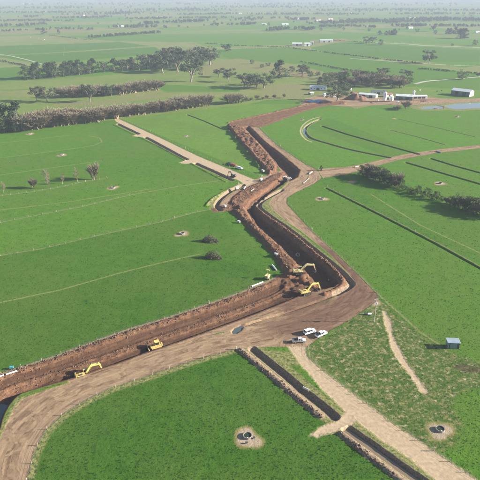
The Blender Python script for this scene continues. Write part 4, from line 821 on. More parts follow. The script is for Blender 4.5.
# ------------------------------------------------------------------ pipes, pumps, drums and other gear on site
def pipe(u0, v0, u1, v1, r, label, mat=None, z=None):
    a, b = G(u0, v0), G(u1, v1); za, zb = (zat(*a), zat(*b)) if z is None else (z, z); cx, cy = (a[0]+b[0])/2, (a[1]+b[1])/2; zz = max(za, zb, zat(cx, cy) if z is None else z)+r
    p0, p1 = Vector((a[0]-cx, a[1]-cy, 0)), Vector((b[0]-cx, b[1]-cy, 0)); me = MB(); n = 14; d = (p1-p0).normalized(); sd = Vector((-d.y, d.x, 0)); up = Vector((0, 0, 1)); vs = []
    for p in (p0, p1):
        for rr in (r, r*.86):
            for k in range(n): an = 2*math.pi*k/n; vs.append(p+sd*rr*math.cos(an)+up*rr*math.sin(an))
    fs = []
    for k in range(n): q = (k+1) % n; fs += [(k, q, 2*n+q, 2*n+k), (n+k, 3*n+k, 3*n+q, n+q), (k, n+k, n+q, q), (2*n+k, 2*n+q, 3*n+q, 3*n+k)]
    o = me.add(vs, fs).build('pipe', mat or M_PVC, None, smooth=False); o.location = (cx, cy, zz); return tag(o, label, 'pipe')
pipe(251.5, 287, 263, 282.6, .32, 'white pipe lying on the grass beside the spoil berm'); pipe(272, 265.5, 276.5, 270.8, .36, 'white pipe leaning in the shade of the spoil bank')
pipe(-4, 380.5, 4.5, 377.4, .26, 'left one of two white pipes by the lower left fence'); pipe(6.5, 376.6, 17.5, 373, .26, 'right one of two white pipes by the lower left fence')
def pump(u, v, head, label, mat, s=1., name='pump_trailer', mast=True):
    x, y = G(u, v); root = tag(empty(name, (x, y, zat(x, y)), head, s), label, 'trailer')
    MB().box((0, 0, .55), (2.6, 1.3, .12)).box((1.8, 0, .55), (1.2, .1, .1)).build('chassis', M_DARKM, root); MB().box((-.1, 0, 1.15), (2.0, 1.2, 1.05)).build('housing', mat, root, .06); MB().box((-.1, 0, 1.72), (2.1, 1.3, .08)).build('lid', mat, root)
    for s_ in (-1, 1): wheel(root, -.2, s_*.75, .34, .2)
    if mast: MB().cyl((.7, .3, 1.6), (.7, .3, 3.4), .06).box((.7, .3, 3.4), (.3, 1.2, .35)).build('mast', mat, root)
    MB().cyl((.9, -.65, 1.0), (1.3, -.9, .3), .1).build('hose', M_BLK, root); return root
pump(267.5, 279, R(60), 'cream pump trailer parked on the grass beside the spoil bank', M_YEL2, 1.25); pump(12, 369, R(10), 'small teal pump on the grass near the white pipes', M_TEAL, .62, 'pump', False)
pump(237.5, 190, R(20), 'white generator trailer at the head of the old drain', M_DIRTYW, 1.3); pump(261, 181, R(50), 'white trailer at the end of the far lane', M_DIRTYW, 1.1); pump(263, 173, R(-50), 'pale trailer on the grass below the far spoil bank', M_DIRTYW, 1.0, 'pump_trailer', False)
pump(225, 208, R(120), 'white pump at the bend of the old drain', M_DIRTYW, .9, 'pump', False); pump(276, 257, R(-40), 'grey pump at the foot of the spoil bank', M_SILV, .8, 'pump', False); pump(239, 223, R(-40), 'white pump on the grass under the upper bank', M_DIRTYW, .8, 'pump', False)
pipe(309, 174.5, 312, 172.5, .5, 'concrete culvert pipe at the road junction', M_CONC); pipe(303, 183.5, 309, 178.5, .2, 'thin pale pipe along the road junction edge', M_CONC); pipe(251, 192.5, 254, 190.5, .25, 'short pale pipe on the red bench', M_CONC); pipe(243.5, 190, 245.5, 187.5, .4, 'pale culvert pipe near the end of the far lane', M_CONC); pipe(355, 167.5, 359, 167, .5, 'concrete culvert pipe beside the hedge junction', M_CONC); pipe(436, 151.5, 441, 153, .5, 'concrete culvert pipe halfway along the farm track', M_CONC)
pipe(303, 388.5, 309, 391.5, .35, 'old concrete culvert pipe across the roadside drain', M_CONC, .15)
def rings(u, v, r, label, z=None, tilt=0):
    x, y = G(u, v); n = 20; me = MB(); vs = []; 
    for rr, zz in ((r, 0), (r, .7), (r*.8, .7), (r*.8, 0)):
        for k in range(n): an = 2*math.pi*k/n; vs.append((rr*math.cos(an), rr*math.sin(an), zz))
    me.add(vs, [(j*n+k, j*n+(k+1) % n, ((j+1) % 4)*n+(k+1) % n, ((j+1) % 4)*n+k) for j in range(4) for k in range(n)]); o = me.build('concrete_ring', M_CONC); o.location = (x, y, z if z is not None else zat(x, y)); o.rotation_euler = (R(tilt), 0, R(30)); return tag(o, label, 'pipe ring')
xr, yr = G(297.5, 256, -4.2); o = rings(297.5, 256, 1.1, 'pale concrete pipe ring lying in the shaded channel', -4.2, 40); o.location = (xr, yr, zat(xr, yr)+.5)
# ------------------------------------------------------------------ worker
def person(u, v, z, label):
    x, y = G(u, v, z); z = zat(x, y); root = tag(empty('person', (x, y, z), R(200)), label, 'person')
    J = [((0,0,.95),.16,.13),((0,0,1.2),.17,.12),((0,0,1.42),.18,.11),((0,0,1.52),.06,.06),((0,.01,1.6),.08,.09),((0,.01,1.7),.09,.1),((.1,0,.9),.09,.09),((.11,.02,.5),.065,.07),((.11,0,.08),.045,.05),((.11,.14,.04),.045,.04),((-.1,0,.9),.09,.09),((-.12,-.03,.5),.065,.07),((-.12,-.06,.08),.045,.05),((-.12,.08,.04),.045,.04),((.22,0,1.4),.06,.06),((.28,.02,1.12),.045,.045),((.27,.14,.9),.035,.035),((.27,.19,.82),.045,.02),((-.22,0,1.4),.06,.06),((-.29,0,1.12),.045,.045),((-.28,.08,.88),.035,.035),((-.28,.11,.8),.045,.02)]
    E = [(0,1),(1,2),(2,3),(3,4),(4,5),(0,6),(6,7),(7,8),(8,9),(0,10),(10,11),(11,12),(12,13),(2,14),(14,15),(15,16),(16,17),(2,18),(18,19),(19,20),(20,21)]
    me = bpy.data.meshes.new('body'); me.from_pydata([j[0] for j in J], E, []); o = mesh_obj('body', me, M_NAVY, root); m = o.modifiers.new('skin', 'SKIN'); 
    for i, j in enumerate(J): o.data.skin_vertices[0].data[i].radius = (j[1], j[2])
    o.data.skin_vertices[0].data[0].use_root = True; o.modifiers.new('sub', 'SUBSURF').render_levels = 1
    n = 14; vs = []
    for zz, a, b in ((.88, .215, .16), (1.1, .215, .165), (1.3, .235, .165), (1.46, .2, .13), (1.5, .09, .08)): vs += [(a*math.cos(2*math.pi*q/n), b*math.sin(2*math.pi*q/n), zz) for q in range(n)]
    MB().add(vs, [(r*n+q, r*n+(q+1) % n, (r+1)*n+(q+1) % n, (r+1)*n+q) for r in range(4) for q in range(n)]).build('hivis_vest', M_ORANGE, root, smooth=True)
    vs = []
    for zz, a in ((1.68, .145), (1.70, .13), (1.77, .115), (1.81, .06), (1.82, .005)): vs += [(a*math.cos(2*math.pi*q/n), .01+a*1.12*math.sin(2*math.pi*q/n), zz) for q in range(n)]
    MB().add(vs, [(r*n+q, r*n+(q+1) % n, (r+1)*n+(q+1) % n, (r+1)*n+q) for r in range(4) for q in range(n)]).build('hard_hat', M_WHITE, root, smooth=True)
    MB().add([(.085*math.cos(2*math.pi*q/10)*f, .02+.1*math.sin(2*math.pi*q/10)*f, zz) for zz, f in ((1.55, .7), (1.6, .95), (1.68, 1)) for q in range(10)], [(r*10+q, r*10+(q+1) % 10, (r+1)*10+(q+1) % 10, (r+1)*10+q) for r in range(2) for q in range(10)]).build('face', M_SKIN, root, smooth=True)
person(328.4, 281, -3.0, 'person in orange vest and white helmet standing in the channel')

# ------------------------------------------------------------------ troughs
def trough(u, v, label, r=1.35, base=True):
    x, y = G(u, v); root = tag(empty('water_trough', (x, y, zat(x, y)-.03)), label, 'trough', 'round concrete water troughs'); n = 28; vs = []
    for rr, zz in ((r*1.04, 0), (r, .72), (r*.88, .72), (r*.84, .12)): vs += [(rr*math.cos(2*math.pi*q/n), rr*math.sin(2*math.pi*q/n), zz) for q in range(n)]
    MB().add(vs, [(j*n+q, j*n+(q+1) % n, (j+1)*n+(q+1) % n, (j+1)*n+q) for j in range(3) for q in range(n)]).build('wall', M_TRC, root)
    MB().add([(.86*r*math.cos(2*math.pi*q/n), .86*r*math.sin(2*math.pi*q/n), .46) for q in range(n)], [tuple(range(n))]).build('water', M_TRW, root)
    MB().box((0, -.86*r, .76), (.5, .3, .12)).build('float_cover', M_CONC, root)
    return root
k = NT('trough_water'); k.col((.025, .035, .018)); k.b.inputs['Roughness'].default_value = .1; k.b.inputs['Specular IOR Level'].default_value = .25; M_TRW = k.m
for u, v, lb in ((247.5, 436.5, 'round trough on a dusty ring in the near green paddock'), (440, 430, 'round trough on bare ground beside the lane, lower right'), (182, 234, 'round trough on bare oval near the brush heaps'), (62, 155, 'round trough in the paddock above the sapling row'), (113, 188, 'round trough right of the twiggy clump'), (30, 134, 'round trough close below the dark evergreens'), (322, 199, 'round trough in the corner paddock below the junction'), (440, 183.5, 'round trough above the right-hand hedge'), (186, 136, 'round trough between the far lane and the spoil bank'), (302, 120, 'round trough outside the curved drain'), (457, 116.5, 'round trough in the bright field below the ponds')): trough(u, v, lb)
def valve(u, v, label):
    x, y = G(u, v); root = tag(empty('valve_box', (x, y, zat(x, y))), label, 'valve box'); MB().box((0, 0, .25), (.7, .5, .5)).build('box', M_CONC, root, .03); MB().box((0, 0, .53), (.78, .58, .07)).build('lid', M_DARKM, root)
valve(246.5, 443.5, 'small dark valve box on the trough ring in the near paddock'); valve(254, 438.5, 'small valve box right of the near trough')

# ------------------------------------------------------------------ power pole, shed, fences
x, y = G(374, 322); root = tag(empty('power_pole', (x, y, zat(x, y)), R(20)), 'tall timber power pole with crossarm at the paddock corner', 'pole')
MB().cyl((0, 0, -.5), (0, 0, 11.0), .17, .11, 10).build('pole', M_TIMB, root); ca_ = MB().box((0, 0, 10.5), (2.2, .12, .14)).build('crossarm', M_TIMB, root)
for q in (-1, -.35, .35, 1): MB().cyl((q, 0, 10.57), (q, 0, 10.8), .06, .04).build('insulator', M_CONC, ca_)
MB().box((0, -.35, 8.8), (.5, .5, .9)).build('transformer', M_SILV, root, .05)
x, y = G(369.5, 315); root = tag(empty('water_tank', (x, y, zat(x, y))), 'small white tank lying beside the pole base', 'tank'); MB().cyl((-.7, 0, .5), (.7, 0, .5), .45, n=14).build('drum', M_WHITE, root); MB().box((-.4, 0, .1), (.12, .8, .2)).build('cradle', M_DARKM, root); MB().box((.4, 0, .1), (.12, .8, .2)).build('cradle', M_DARKM, root); MB().box((-1.6, .1, .4), (.9, .7, .8)).build('cabinet', M_DGREY, root, .03)
def corrugated(L, W, z0, z1, n, th=.03):
    vs = []; amp = .03
    for i in range(n*2+1):
        xx = -L/2+L*i/(2*n); a = amp*(1 if i % 2 else -1); vs += [(xx, -W/2, z0+a), (xx, W/2, z1+a)]
    return vs, [(2*i, 2*i+2, 2*i+3, 2*i+1) for i in range(2*n)]
x, y = G(452, 347); root = tag(empty('field_shed', (x, y, zat(x, y)), R(-4)), 'small grey-blue steel shed standing alone on the paddock edge', 'shed')
MB().box((0, 1.25, 1.45), (4.2, .06, 2.7)).box((-2.08, 0, 1.4), (.06, 2.44, 2.6)).box((2.08, 0, 1.4), (.06, 2.44, 2.6)).build('wall', M_SHEDW, root); MB().box((0, -1.25, 1.45), (2.6, .06, 2.5)).box((-1.78, -1.25, 1.4), (.5, .06, 2.6)).build('wall', M_SHEDW, root)
vs, fs = corrugated(4.7, 3.1, 2.75, 2.95, 24); rf = MB().add(vs, fs).build('roof', M_ROOFB, root); MB().box((0, -1.56, 2.7), (4.7, .05, .16)).build('gutter', M_SHEDW, rf)
MB().box((1.7, -1.27, 1.2), (.8, .05, 2.1)).build('door', M_DGREY, root)
for s_ in (-1, 1): MB().box((0, s_*1.0, .08), (4.6, .2, .16)).build('skid', M_TIMB, root)
MB().cyl((-2.5, -.9, 0), (-2.5, -.9, 1.1), .35, n=12).build('drum', M_DGREY, root)

POST = MB().cyl((0, 0, -.3), (0, 0, 1.15), .085, .08, 6).mesh('post'); POST.materials.append(M_POST)
POSTB = MB().cyl((0, 0, -.3), (0, 0, 1.45), .16, .15, 8).mesh('strainer_post'); POSTB.materials.append(M_POST)
def fence(pts, step, label, wires=(.35, .7, 1.05), smooth=True):
    P_ = catmull(GP(pts), 4) if smooth else GP(pts); P_ = [np.array(p) for p in P_]; o3 = P_[0]; z0 = 0; root = tag(empty('fence', (o3[0], o3[1], 0)), label, 'fence'); acc = 0; pos = []
    for a, b in zip(P_[:-1], P_[1:]):
        L = np.linalg.norm(b-a)
        while acc <= L: pos.append(a+(b-a)*acc/L); acc += step
        acc -= L
    pos.append(P_[-1]); pa = np.array(pos); zz = terrain(pa[:, 0], pa[:, 1])[0]; zz = np.maximum(zz, -.3)
    for i, p in enumerate(pos):
        big = i in (0, len(pos)-1) or i % 12 == 0; q = link(bpy.data.objects.new('post', POSTB if big else POST), root); q.location = (p[0]-o3[0], p[1]-o3[1], zz[i]); q.rotation_euler = (tr.uniform(-.06, .06), tr.uniform(-.06, .06), 0)
    for h in wires:
        mb = MB()
        for i in range(len(pos)-1): mb.cyl((pos[i][0]-o3[0], pos[i][1]-o3[1], zz[i]+h), (pos[i+1][0]-o3[0], pos[i+1][1]-o3[1], zz[i+1]+h), .016, n=3, cap=False)
        mb.build('wire', M_WIRE, root)
fence([(27,482),(34,455),(45,432),(64,414),(88,399.5),(112,388),(140,379.5),(165,370.5),(200,359.5),(236,349.5)], 6.5, 'post and wire fence curving between haul road and near paddock')
fence([(312,230),(338,254),(357,272),(380,296),(400,314),(420,332),(446,347)], 6, 'wire fence along the right paddock beside the haul road')
fence([(308.5,347),(310,357),(321,367.5),(357,396),(396,424),(440,455),(482,482)], 5, 'wire fence between the pale lane and the rough ground')
fence([(0,373.5),(52,357),(80,346.5),(127,329.5),(170,316.5),(226,297.5),(250,288)], 7, 'wire fence along the spoil berm of the left paddock')
fence([(-6,197),(30,192.5),(60,187.5),(85,182),(107,178.5)], 5, 'post fence under the row of saplings')
fence([(0,255.8),(40,249.3),(100,235.3),(160,222.3),(196,212.3),(210,209.5)], 8, 'wire fence crossing the left paddock to the drain bend')
fence([(121,118.2),(160,136.2),(199,154.7),(240,171.2),(262,178.5)], 6, 'wire fence along the far side of the upper lane')
fence([(260.5,128),(278,145),(306,164),(318,169.5)], 6, 'wire fence along the upper haul road')
fence([(288,203),(307,224),(311,229)], 6, 'short wire fence at the bend below the junction'); fence([(0,222.8),(40,214.8),(80,207.3),(130,195.3)], 8, 'wire fence in the second left paddock')
fence([(323,178.5),(345,175),(358,172.5)], 5, 'short fence beside the junction track')
fence([(327,187),(380,213.5),(434,241),(486,269.5)], 7, 'wire fence beside the straight drain in the right paddock')

# ------------------------------------------------------------------ farm buildings
def building(u, v, L, W, H, rise, rz, wall, roof, label, name='farm_shed', doors=1, wins=2, xy=None, cat='shed'):
    x, y = xy if xy else G(u, v); root = tag(empty(name, (x, y, -.05), R(rz)), label, cat)
    MB().prism([(-W/2, 0), (W/2, 0), (W/2, H), (0, H+rise), (-W/2, H)], -L/2, L/2, Matrix.Rotation(-math.pi/2, 4, 'Z')).build('wall', wall, root)
    rf = None
    for s_ in (-1, 1):
        n = max(4, int(L/1.2)); mb = MB(); vs = []
        for i in range(2*n+1):
            xx = -L/2-.4+(L+.8)*i/(2*n); a = .06*(1 if i % 2 else -1); vs += [(xx, s_*(W/2+.5), H-.5*rise/(W/2)+a+.12), (xx, 0, H+rise+a+.12)]
        mb.add(vs, [(2*i, 2*i+2, 2*i+3, 2*i+1) for i in range(2*n)]).build('roof', roof, root)
    for i in range(doors): xx = (i-(doors-1)/2)*L/max(doors, 1)*.8; MB().box((xx, -W/2-.04, H*.42), (min(4.2, L*.22), .08, H*.8)).build('door', M_DARKM, root)
    for i in range(wins):
        xx = -L/2+L*(i+.5)/wins; 
        if doors and any(abs(xx-(d-(doors-1)/2)*L/doors*.8) < L*.16 for d in range(doors)): continue
        f_ = MB().box((xx, -W/2-.03, H*.6), (1.6, .06, 1.2)).build('window', M_WALLW, root); MB().box((xx, -W/2-.05, H*.6), (1.35, .06, .95)).build('pane', M_GLASS, f_)
    return root
building(462, 95.3, 24, 13, 6.0, 2.2, -44, M_WALLG, M_ROOFP, 'large green shed with cream gable end above the big pond', doors=2, wins=0, name='farm_shed')
x, y = G(462, 95.3); sh_ = [o for o in bpy.data.objects if o.get('label', '').startswith('large green shed')][0]; MB().prism([(-6.4, 0), (6.4, 0), (6.4, 5.9), (0, 8.0), (-6.4, 5.9)], 12.02, 12.1, Matrix.Rotation(-math.pi/2, 4, 'Z')).build('gable_cladding', M_WALLC, sh_)
building(404, 99.3, 20, 12, 4.6, 1.6, -18, M_WALLG, M_ROOFP, 'dark green milking shed with pale roof beside the tanks', name='milking_shed', doors=2, wins=3)
building(418, 98, 20, 9, 2.8, .9, 6, M_WALLC, M_ROOFP, 'low open yard building with pale roof right of the milking shed', doors=3, wins=0); building(368, 97, 22, 9, 3.6, 1.2, -28, M_WALLC, M_ROOFP, 'grey-roofed shed behind the earth heap', doors=2, wins=2); building(378, 94, 18, 8, 3.6, 1.2, -6, M_WALLC, M_ROOFD, 'dark-roofed shed left of the white silo', doors=1, wins=2)
building(318, 89.5, 22, 9, 3.4, 1.6, -10, M_WALLW, M_ROOFB, 'white farmhouse with bluish roof under the dark trees', 'farmhouse', 1, 5, cat='house'); building(326, 96, 7, 5, 2.8, .9, 20, M_WALLW, M_ROOFP, 'tiny white hut in front of the farmhouse', 'hut', 1, 0); building(340, 84, 10, 7, 3, 1.4, 15, M_WALLC, M_ROOFR, 'small red-roofed outbuilding among the farm trees', doors=1, wins=1)
def silo(u, v, r, h, label, mat):
    x, y = G(u, v); root = tag(empty('silo', (x, y, 0)), label, 'silo'); MB().cyl((0, 0, 1.2), (0, 0, h-.8), r, n=18).build('tank', mat, root, smooth=False); MB().cyl((0, 0, h-.8), (0, 0, h), r*1.02, r*.2, n=18).build('cone_roof', M_ROOFP, root)
    for q in range(4): a = q*1.57+.78; MB().cyl((r*.9*math.cos(a), r*.9*math.sin(a), 0), (r*.9*math.cos(a), r*.9*math.sin(a), 1.4), .1).build('leg', M_STEEL, root)
    MB().box((0, -r-.1, h*.5), (.4, .08, h*.85)).build('ladder', M_STEEL, root)
silo(384.5, 101.5, 2.0, 11.5, 'tall white silo in the farm yard', M_WHITE); silo(391, 101.3, 2.6, 6.5, 'squat white tank right of the tall silo', M_WHITE); silo(413.5, 95.5, 1.6, 6.5, 'slim white silo behind the low yard building', M_WHITE); silo(378, 102, .9, 3.0, 'smallest white tank left of the tall silo', M_WHITE)
def heap(u, v, rx_, ry_, h, label, mat, name='earth_heap', seed=1, rz=0):
    x, y = G(u, v); n, m = 40, 14; a = np.linspace(0, 2*np.pi, n, endpoint=False); V = []
    for j in range(m):
        f = j/(m-1); rr = (1-f)**.8; px, py = rr*rx_*np.cos(a), rr*ry_*np.sin(a); k1 = fbm(px+x, py+y, .35, seed, 3)
        V.append(np.stack([px*(.8+.45*k1), py*(.8+.45*k1), -.3+h*(f**.9)*(.6+.7*k1)], -1))
    V = np.concatenate(V); Fh = np.array([(j*n+q, j*n+(q+1) % n, (j+1)*n+(q+1) % n, (j+1)*n+q) for j in range(m-1) for q in range(n)])
    o = mesh_obj(name, np_mesh(name, V, Fh), mat); o.location = (x, y, zat(x, y) if y < 690 else 0); o.rotation_euler = (0, 0, R(rz)); return tag(o, label, 'heap')
heap(356, 99.5, 15, 7, 7.5, 'big red-brown earth heap in the farm yard', M_SOIL, seed=4, rz=-12); heap(330, 102, 8, 3, 1.6, 'low earth heap along the yard entrance', M_SOIL, seed=5); heap(436, 108.8, 6, 3, 1.5, 'brown earth spit between the two ponds', M_SOIL, seed=6); heap(428, 100, 22, 5, 1.6, 'long low brown heap between yard and green shed', M_SOIL, seed=8, rz=5); heap(300, 75, 18, 6, 2., 'low brown bank behind the dark round tree', M_SOIL, seed=9)
o = MB().box((0, 0, 1.2), (16, 2.6, 2.4)).mesh('t', .3); tb = mesh_obj('covered_stack', o, M_TARP); xy_ = G(315, 102.3); tb.location = (*xy_, 0); tb.rotation_euler = (0, 0, R(6)); tag(tb, 'long low stack under blue tarpaulin beside the yard', 'stack')
heap(343, 104, 6, 3, 2.2, 'rounded earth heap in front of the grey-green gum', M_SOIL, seed=15); heap(372, 103, 5, 2.5, 1.6, 'small earth heap left of the silos', M_SOIL, seed=16); heap(352, 93.5, 9, 4, 3, 'brown earth bank behind the big heap', M_SOIL, seed=17); heap(392, 104.5, 10, 2, 1.1, 'low spoil ridge in front of the squat tank', M_SOIL, seed=18)
pickup(334, 97.5, R(10), 'white ute parked left of the big earth heap', M_WHITE, 'cab2', 0.05); pickup(398, 103, R(-10), 'white wagon parked before the milking shed', M_WHITE, 'wagon', 0.05, name='wagon', cat='wagon'); pickup(425, 101.5, R(20), 'dark ute parked at the low yard building', M_DGREY, 'tray', 0.05)
building(388, 96.5, 9, 6, 3.2, 1.1, 20, M_WALLC, M_ROOFR, 'small rust-roofed shed behind the silos', doors=1, wins=0); building(348, 90, 9, 6, 2.8, 1.0, -30, M_WALLW, M_ROOFD, 'small dark-roofed cottage by the bare garden tree', 'cottage', 1, 2, cat='house'); building(311, 94.5, 6, 4, 2.4, .7, 40, M_WALLG, M_ROOFP, 'tiny green hut left of the farmhouse yard', 'hut', 1, 0)
# far white buildings and houses
building(297, 45.5, 24, 14, 5, 2, -6, M_WALLW, M_ROOFP, 'white barn, left of the far white farm group', 'barn', 1, 3, cat='barn'); building(307, 46, 14, 10, 6, 2, 5, M_WALLW, M_ROOFP, 'taller white barn in the far white farm group', 'barn', 1, 2, cat='barn'); building(312, 45, 8, 7, 7, 1, 0, M_WALLW, M_ROOFP, 'narrow white building right in the far farm group', 'barn', 1, 1, cat='barn'); building(326, 42, 34, 16, 4.5, 2, 4, M_WALLC, M_ROOFP, 'long pale roofed barn beside the far farm group', 'barn', 2, 4, cat='barn')
heap(338, 41, 26, 10, 4, 'brown earth bank beside the long pale barn', M_SOIL, seed=12)
hs = ((82,15.8),(31,3.8),(23,4.2),(70,6.5),(264,25),(300,19.6),(318,20.5),(410,28.5),(412,18.5),(453,33),(437,18),(478,33),(365,20.5),(190,22),(285,25),(330,19.3),(397,9.5),(120,27),(350,13),(240,14),(160,18),(45,12))
for i, (u, v) in enumerate(hs): building(u, v, tr.uniform(16, 30), 11, 4.2, 2.2, tr.uniform(-30, 30), M_WALLW, M_ROOFP if i % 3 else M_ROOFR, 'tiny pale farmhouse far off on the hazy plain', 'farmhouse', 1, 3, cat='house')
bpy.context.view_layer.update()
for o in list(bpy.data.objects):
    if o.get('label', '').startswith('tiny pale farmhouse'): q_ = o.location.x/o.location.y; o['group'] = 'farmhouses on the far plain'; o['label'] = 'tiny pale farmhouse on the hazy plain, %s' % ('left third' if q_ < -.15 else 'middle third' if q_ < .15 else 'right third')
by = {}
for o in list(bpy.data.objects):
    if o.parent is None and o.get('label') and o.get('group'): by.setdefault(o['label'], []).append(o)
for ls in by.values(): number(ls)

# ------------------------------------------------------------------ cattle
def cow(u, v, head, label, mat):
    x, y = G(u, v); root = tag(empty('cow', (x, y, zat(x, y) if y < 690 else 0), head), label, 'cow', 'cattle behind the yard')
    J = [((-.75,0,1.15),.28,.3),((-.2,0,1.08),.36,.38),((.45,0,1.1),.33,.36),((.75,0,1.2),.2,.24),((1.05,0,1.0),.14,.16),((1.35,0,.75),.1,.11)]; E = [(i, i+1) for i in range(5)]
    for b, bx_, fo in ((0, -.75, -.08), (2, .5, 0)):
        for s_ in (-1, 1):
            n = len(J); J += [((bx_, s_*.22, .75), .13, .13), ((bx_+fo, s_*.23, .4), .07, .07), ((bx_, s_*.23, .04), .06, .06)]; E += [(b, n), (n, n+1), (n+1, n+2)]
    n = len(J); J += [((-1.05,0,1.2),.05,.05),((-1.12,0,.6),.04,.04)]; E += [(0, n), (n, n+1)]
    me = bpy.data.meshes.new('body'); me.from_pydata([j[0] for j in J], E, []); o = mesh_obj('body', me, mat, root); o.modifiers.new('skin', 'SKIN')
    for i, j in enumerate(J): o.data.skin_vertices[0].data[i].radius = (j[1], j[2])
    o.data.skin_vertices[0].data[0].use_root = True
for u, v, hd, lb, mt in ((437, 91.8, 0, 'black cow grazing behind the yard, left of two', M_COWB), (441.5, 91.5, 2.6, 'black cow grazing behind the yard, right of two', M_COWB), (420, 90.7, .4, 'pale cow lying left of the two black cows', M_COWW), (393, 78, .2, 'pale cow behind the yard thicket', M_COWW), (30.5, 37.5, .3, 'white cow farthest left in the far left field', M_COWW), (39, 38.5, 2, 'white cow second in the far left field', M_COWW), (44.5, 40, 1, 'white cow third in the far left field', M_COWW)): cow(u, v, hd, lb, mt)

# ------------------------------------------------------------------ brush heaps, clods, grass
def brush(u, v, L, W, H, label, seed):
    rng = np.random.default_rng(seed); x, y = G(u, v); root = tag(empty('brush_heap', (x, y, zat(x, y)), rng.uniform(-.4, .2)), label, 'brush heap'); mb = MB(); tw = MB()
    def spot(): a = rng.uniform(0, 6.28); r = math.sqrt(rng.uniform(0, 1)); return Vector((r*L*math.cos(a), r*W*math.sin(a), (1-r*r)*H*rng.uniform(.1, 1)))
    for i in range(24): p = spot(); d = Vector((rng.normal(), rng.normal()*.6, rng.normal()*.22)).normalized()*rng.uniform(.8, 2.1); mb.cyl(p-d, p+d, .1, .05, 5)
    for i in range(650): p = spot(); d = Vector((rng.normal(), rng.normal(), rng.normal()*.5+.2)).normalized()*rng.uniform(.3, 1.0); tw.cyl(p-d*.3, p+d, .03, .012, 3, cap=False)
    mb.build('log', M_BARK, root); tw.build('twigs', M_BRUSH, root)
    V, Fq = quads(np.array([tuple(spot()) for _ in range(900)]), .24, rng); mesh_obj('leaves', np_mesh('leaves', V, Fq), M_PINE, root)
brush(210, 241.5, 4.6, 2.4, 3.8, 'upper dark brush heap of cut branches on the left paddock', 1); brush(213, 258, 4.6, 2.3, 4.4, 'lower pointed brush heap of cut branches on the left paddock', 2)

ico = bmesh.new(); bmesh.ops.create_icosphere(ico, subdivisions=1, radius=1.0); IV = np.array([v.co[:] for v in ico.verts]); IF = np.array([[v.index for v in f.verts] for f in ico.faces]); ico.free()
def clods(name, n, sample, s0, s1, mat, label, seed):
    rng = np.random.default_rng(seed); pts = sample(rng, n); z, A = terrain(pts[:, 0], pts[:, 1]); keep = (np.maximum(A['red'], A['bank']) > .2) & (z > -2.6); pts, z = pts[keep], z[keep]; m = len(pts); s = s0+(s1-s0)*rng.uniform(0, 1, m)**3
    J = 1+.35*rng.normal(size=(m, len(IV), 1)); V = IV[None]*J*s[:, None, None]*np.array([1.2, 1, .7]); a = rng.uniform(0, 6.28, m); c_, s_ = np.cos(a)[:, None], np.sin(a)[:, None]
    V = np.stack([V[..., 0]*c_-V[..., 1]*s_, V[..., 0]*s_+V[..., 1]*c_, V[..., 2]], -1) + np.stack([pts[:, 0], pts[:, 1], z+s*.2], -1)[:, None]; Fi = (IF[None]+(np.arange(m)*len(IV))[:, None, None]).reshape(-1, 3)
    tag(mesh_obj(name, np_mesh(name, V.reshape(-1, 3), Fi), mat), label, 'soil', kind='stuff')
def along(line, width):
    def f(rng, n):
        P_ = np.array(line); L = np.linalg.norm(np.diff(P_, axis=0), axis=1); c = np.concatenate(([0], np.cumsum(L))); s = rng.uniform(0, c[-1], n); return np.stack([np.interp(s, c, P_[:, 0]), np.interp(s, c, P_[:, 1])], -1)+rng.normal(size=(n, 2))*width
    return f
clods('loose_clods', 1600, along(GP([(0,376),(52,360),(127,333),(226,301),(265,287)]), 1.6), .05, .30, M_CLOD, 'loose dry clods strewn along the spoil berm', 1)
clods('loose_clods', 900, along(GP([(0,388),(60,370),(127,347),(200,322),(262,300)]), 1.5), .05, .26, M_CLOD, 'loose dry clods heaped along the channel floor ridge', 2)
clods('loose_clods', 3200, along(GP([(286,270),(268,246),(245,218),(232,205),(262,184),(276,172),(255,150),(234,127)]), 2.6), .07, .42, M_SOIL, 'red clods strewn over the upper spoil banks', 3)
clods('loose_clods', 1500, along(GP([(262,212),(290,233),(310,249),(330,266),(343,281)]), .8), .1, .4, M_SOIL, 'red clods along the berm beside the old drain', 4)
clods('loose_clods', 600, along(GP([(239,350.5),(276,381),(318,416),(341,436),(392,476)]), .7), .08, .35, M_CLOD, 'pale clods along the bank of the roadside drain', 5)

k = NT('grass_blade'); oi = k.n('ShaderNodeObjectInfo').outputs['Random']; k.col(k.mix(oi, (.017, .055, .004), (.045, .112, .008))); M_BLADE = k.m
def tuft_mesh(seed, n=16):
    rng = np.random.default_rng(seed); V, Fs = [], []
    for i in range(n):
        a = rng.uniform(0, 6.28); r = rng.uniform(0, .3); b = np.array([r*math.cos(a), r*math.sin(a), -.02]); l = rng.uniform(.10, .25); d = np.array([math.cos(a)*rng.uniform(.1, .9), math.sin(a)*rng.uniform(.1, .9), 1.0]); s = np.array([-math.sin(a), math.cos(a), 0])*rng.uniform(.03, .06); n0 = len(V)
        V += [b-s, b+s, b+d*l]; Fs.append((n0, n0+1, n0+2))
    return np_mesh('grass_tuft', np.array(V), np.array(Fs))
gr = np.random.default_rng(12); NT_ = 75000
yy = np.exp(gr.uniform(math.log(100), math.log(640), NT_)); xx = gr.uniform(-1, 1, NT_)*(.50*yy+20); cl = fbm(xx, yy, .8, 71)
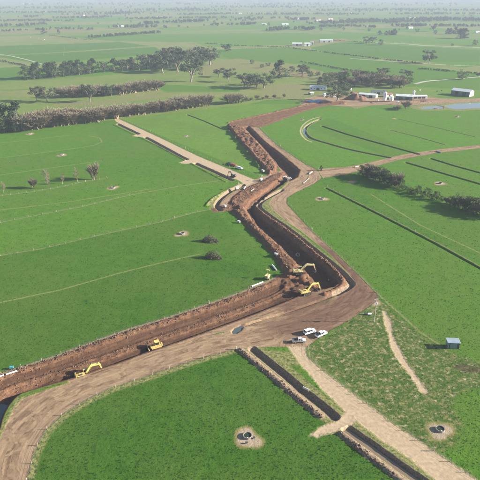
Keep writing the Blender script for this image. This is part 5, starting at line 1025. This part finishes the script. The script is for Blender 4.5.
zz, AA = terrain(xx, yy); bad = np.maximum.reduce([AA['red'], AA['road'], AA['lane'], AA['drain']+.2, AA['pad']-.6, AA['pond']+1]); ok = (bad < -.3) & (gr.uniform(0, 1, NT_) > S(yy-200, 260)) & (cl > .22+.2*gr.uniform(0, 1, NT_)) & (AA['dry'] < .5); ok &= ~((AA['rough'] > 0) & (gr.uniform(0, 1, NT_) < .5))
xx, yy, zz = xx[ok], yy[ok], zz[ok]; sc_ = (.4+.75*gr.uniform(0, 1, len(xx))**2)*(.85+.5*S(yy-150, 300))
me = bpy.data.meshes.new('grass'); me.vertices.add(len(xx)); me.vertices.foreach_set('co', np.stack([xx, yy, zz], -1).astype(np.float32).ravel()); set_attr(me, 'sc', sc_)
g_o = tag(mesh_obj('grass', me), 'short tufted pasture grass over the near paddocks', 'grass', kind='stuff')
tu = mesh_obj('grass_tuft', tuft_mesh(1), M_BLADE, g_o); i0 = len(xx)//2; tu.location = (float(xx[i0]), float(yy[i0]), float(zz[i0]))
ng = bpy.data.node_groups.new('grass_scatter', 'GeometryNodeTree'); ng.interface.new_socket('Geometry', in_out='INPUT', socket_type='NodeSocketGeometry'); ng.interface.new_socket('Geometry', in_out='OUTPUT', socket_type='NodeSocketGeometry')
a_ = ng.nodes.new('NodeGroupInput'); b_ = ng.nodes.new('NodeGroupOutput'); ip = ng.nodes.new('GeometryNodeInstanceOnPoints'); oi_ = ng.nodes.new('GeometryNodeObjectInfo'); oi_.inputs['Object'].default_value = tu; oi_.inputs['As Instance'].default_value = True
na = ng.nodes.new('GeometryNodeInputNamedAttribute'); na.data_type = 'FLOAT'; na.inputs['Name'].default_value = 'sc'; rv = ng.nodes.new('FunctionNodeRandomValue'); rv.data_type = 'FLOAT_VECTOR'; rv.inputs[0].default_value = (0, 0, 0); rv.inputs[1].default_value = (.2, .2, 6.28)
ng.links.new(a_.outputs[0], ip.inputs['Points']); ng.links.new(oi_.outputs['Geometry'], ip.inputs['Instance']); ng.links.new(na.outputs[0], ip.inputs['Scale']); ng.links.new(rv.outputs[0], ip.inputs['Rotation']); ng.links.new(ip.outputs[0], b_.inputs[0])
g_o.modifiers.new('scatter', 'NODES').node_group = ng
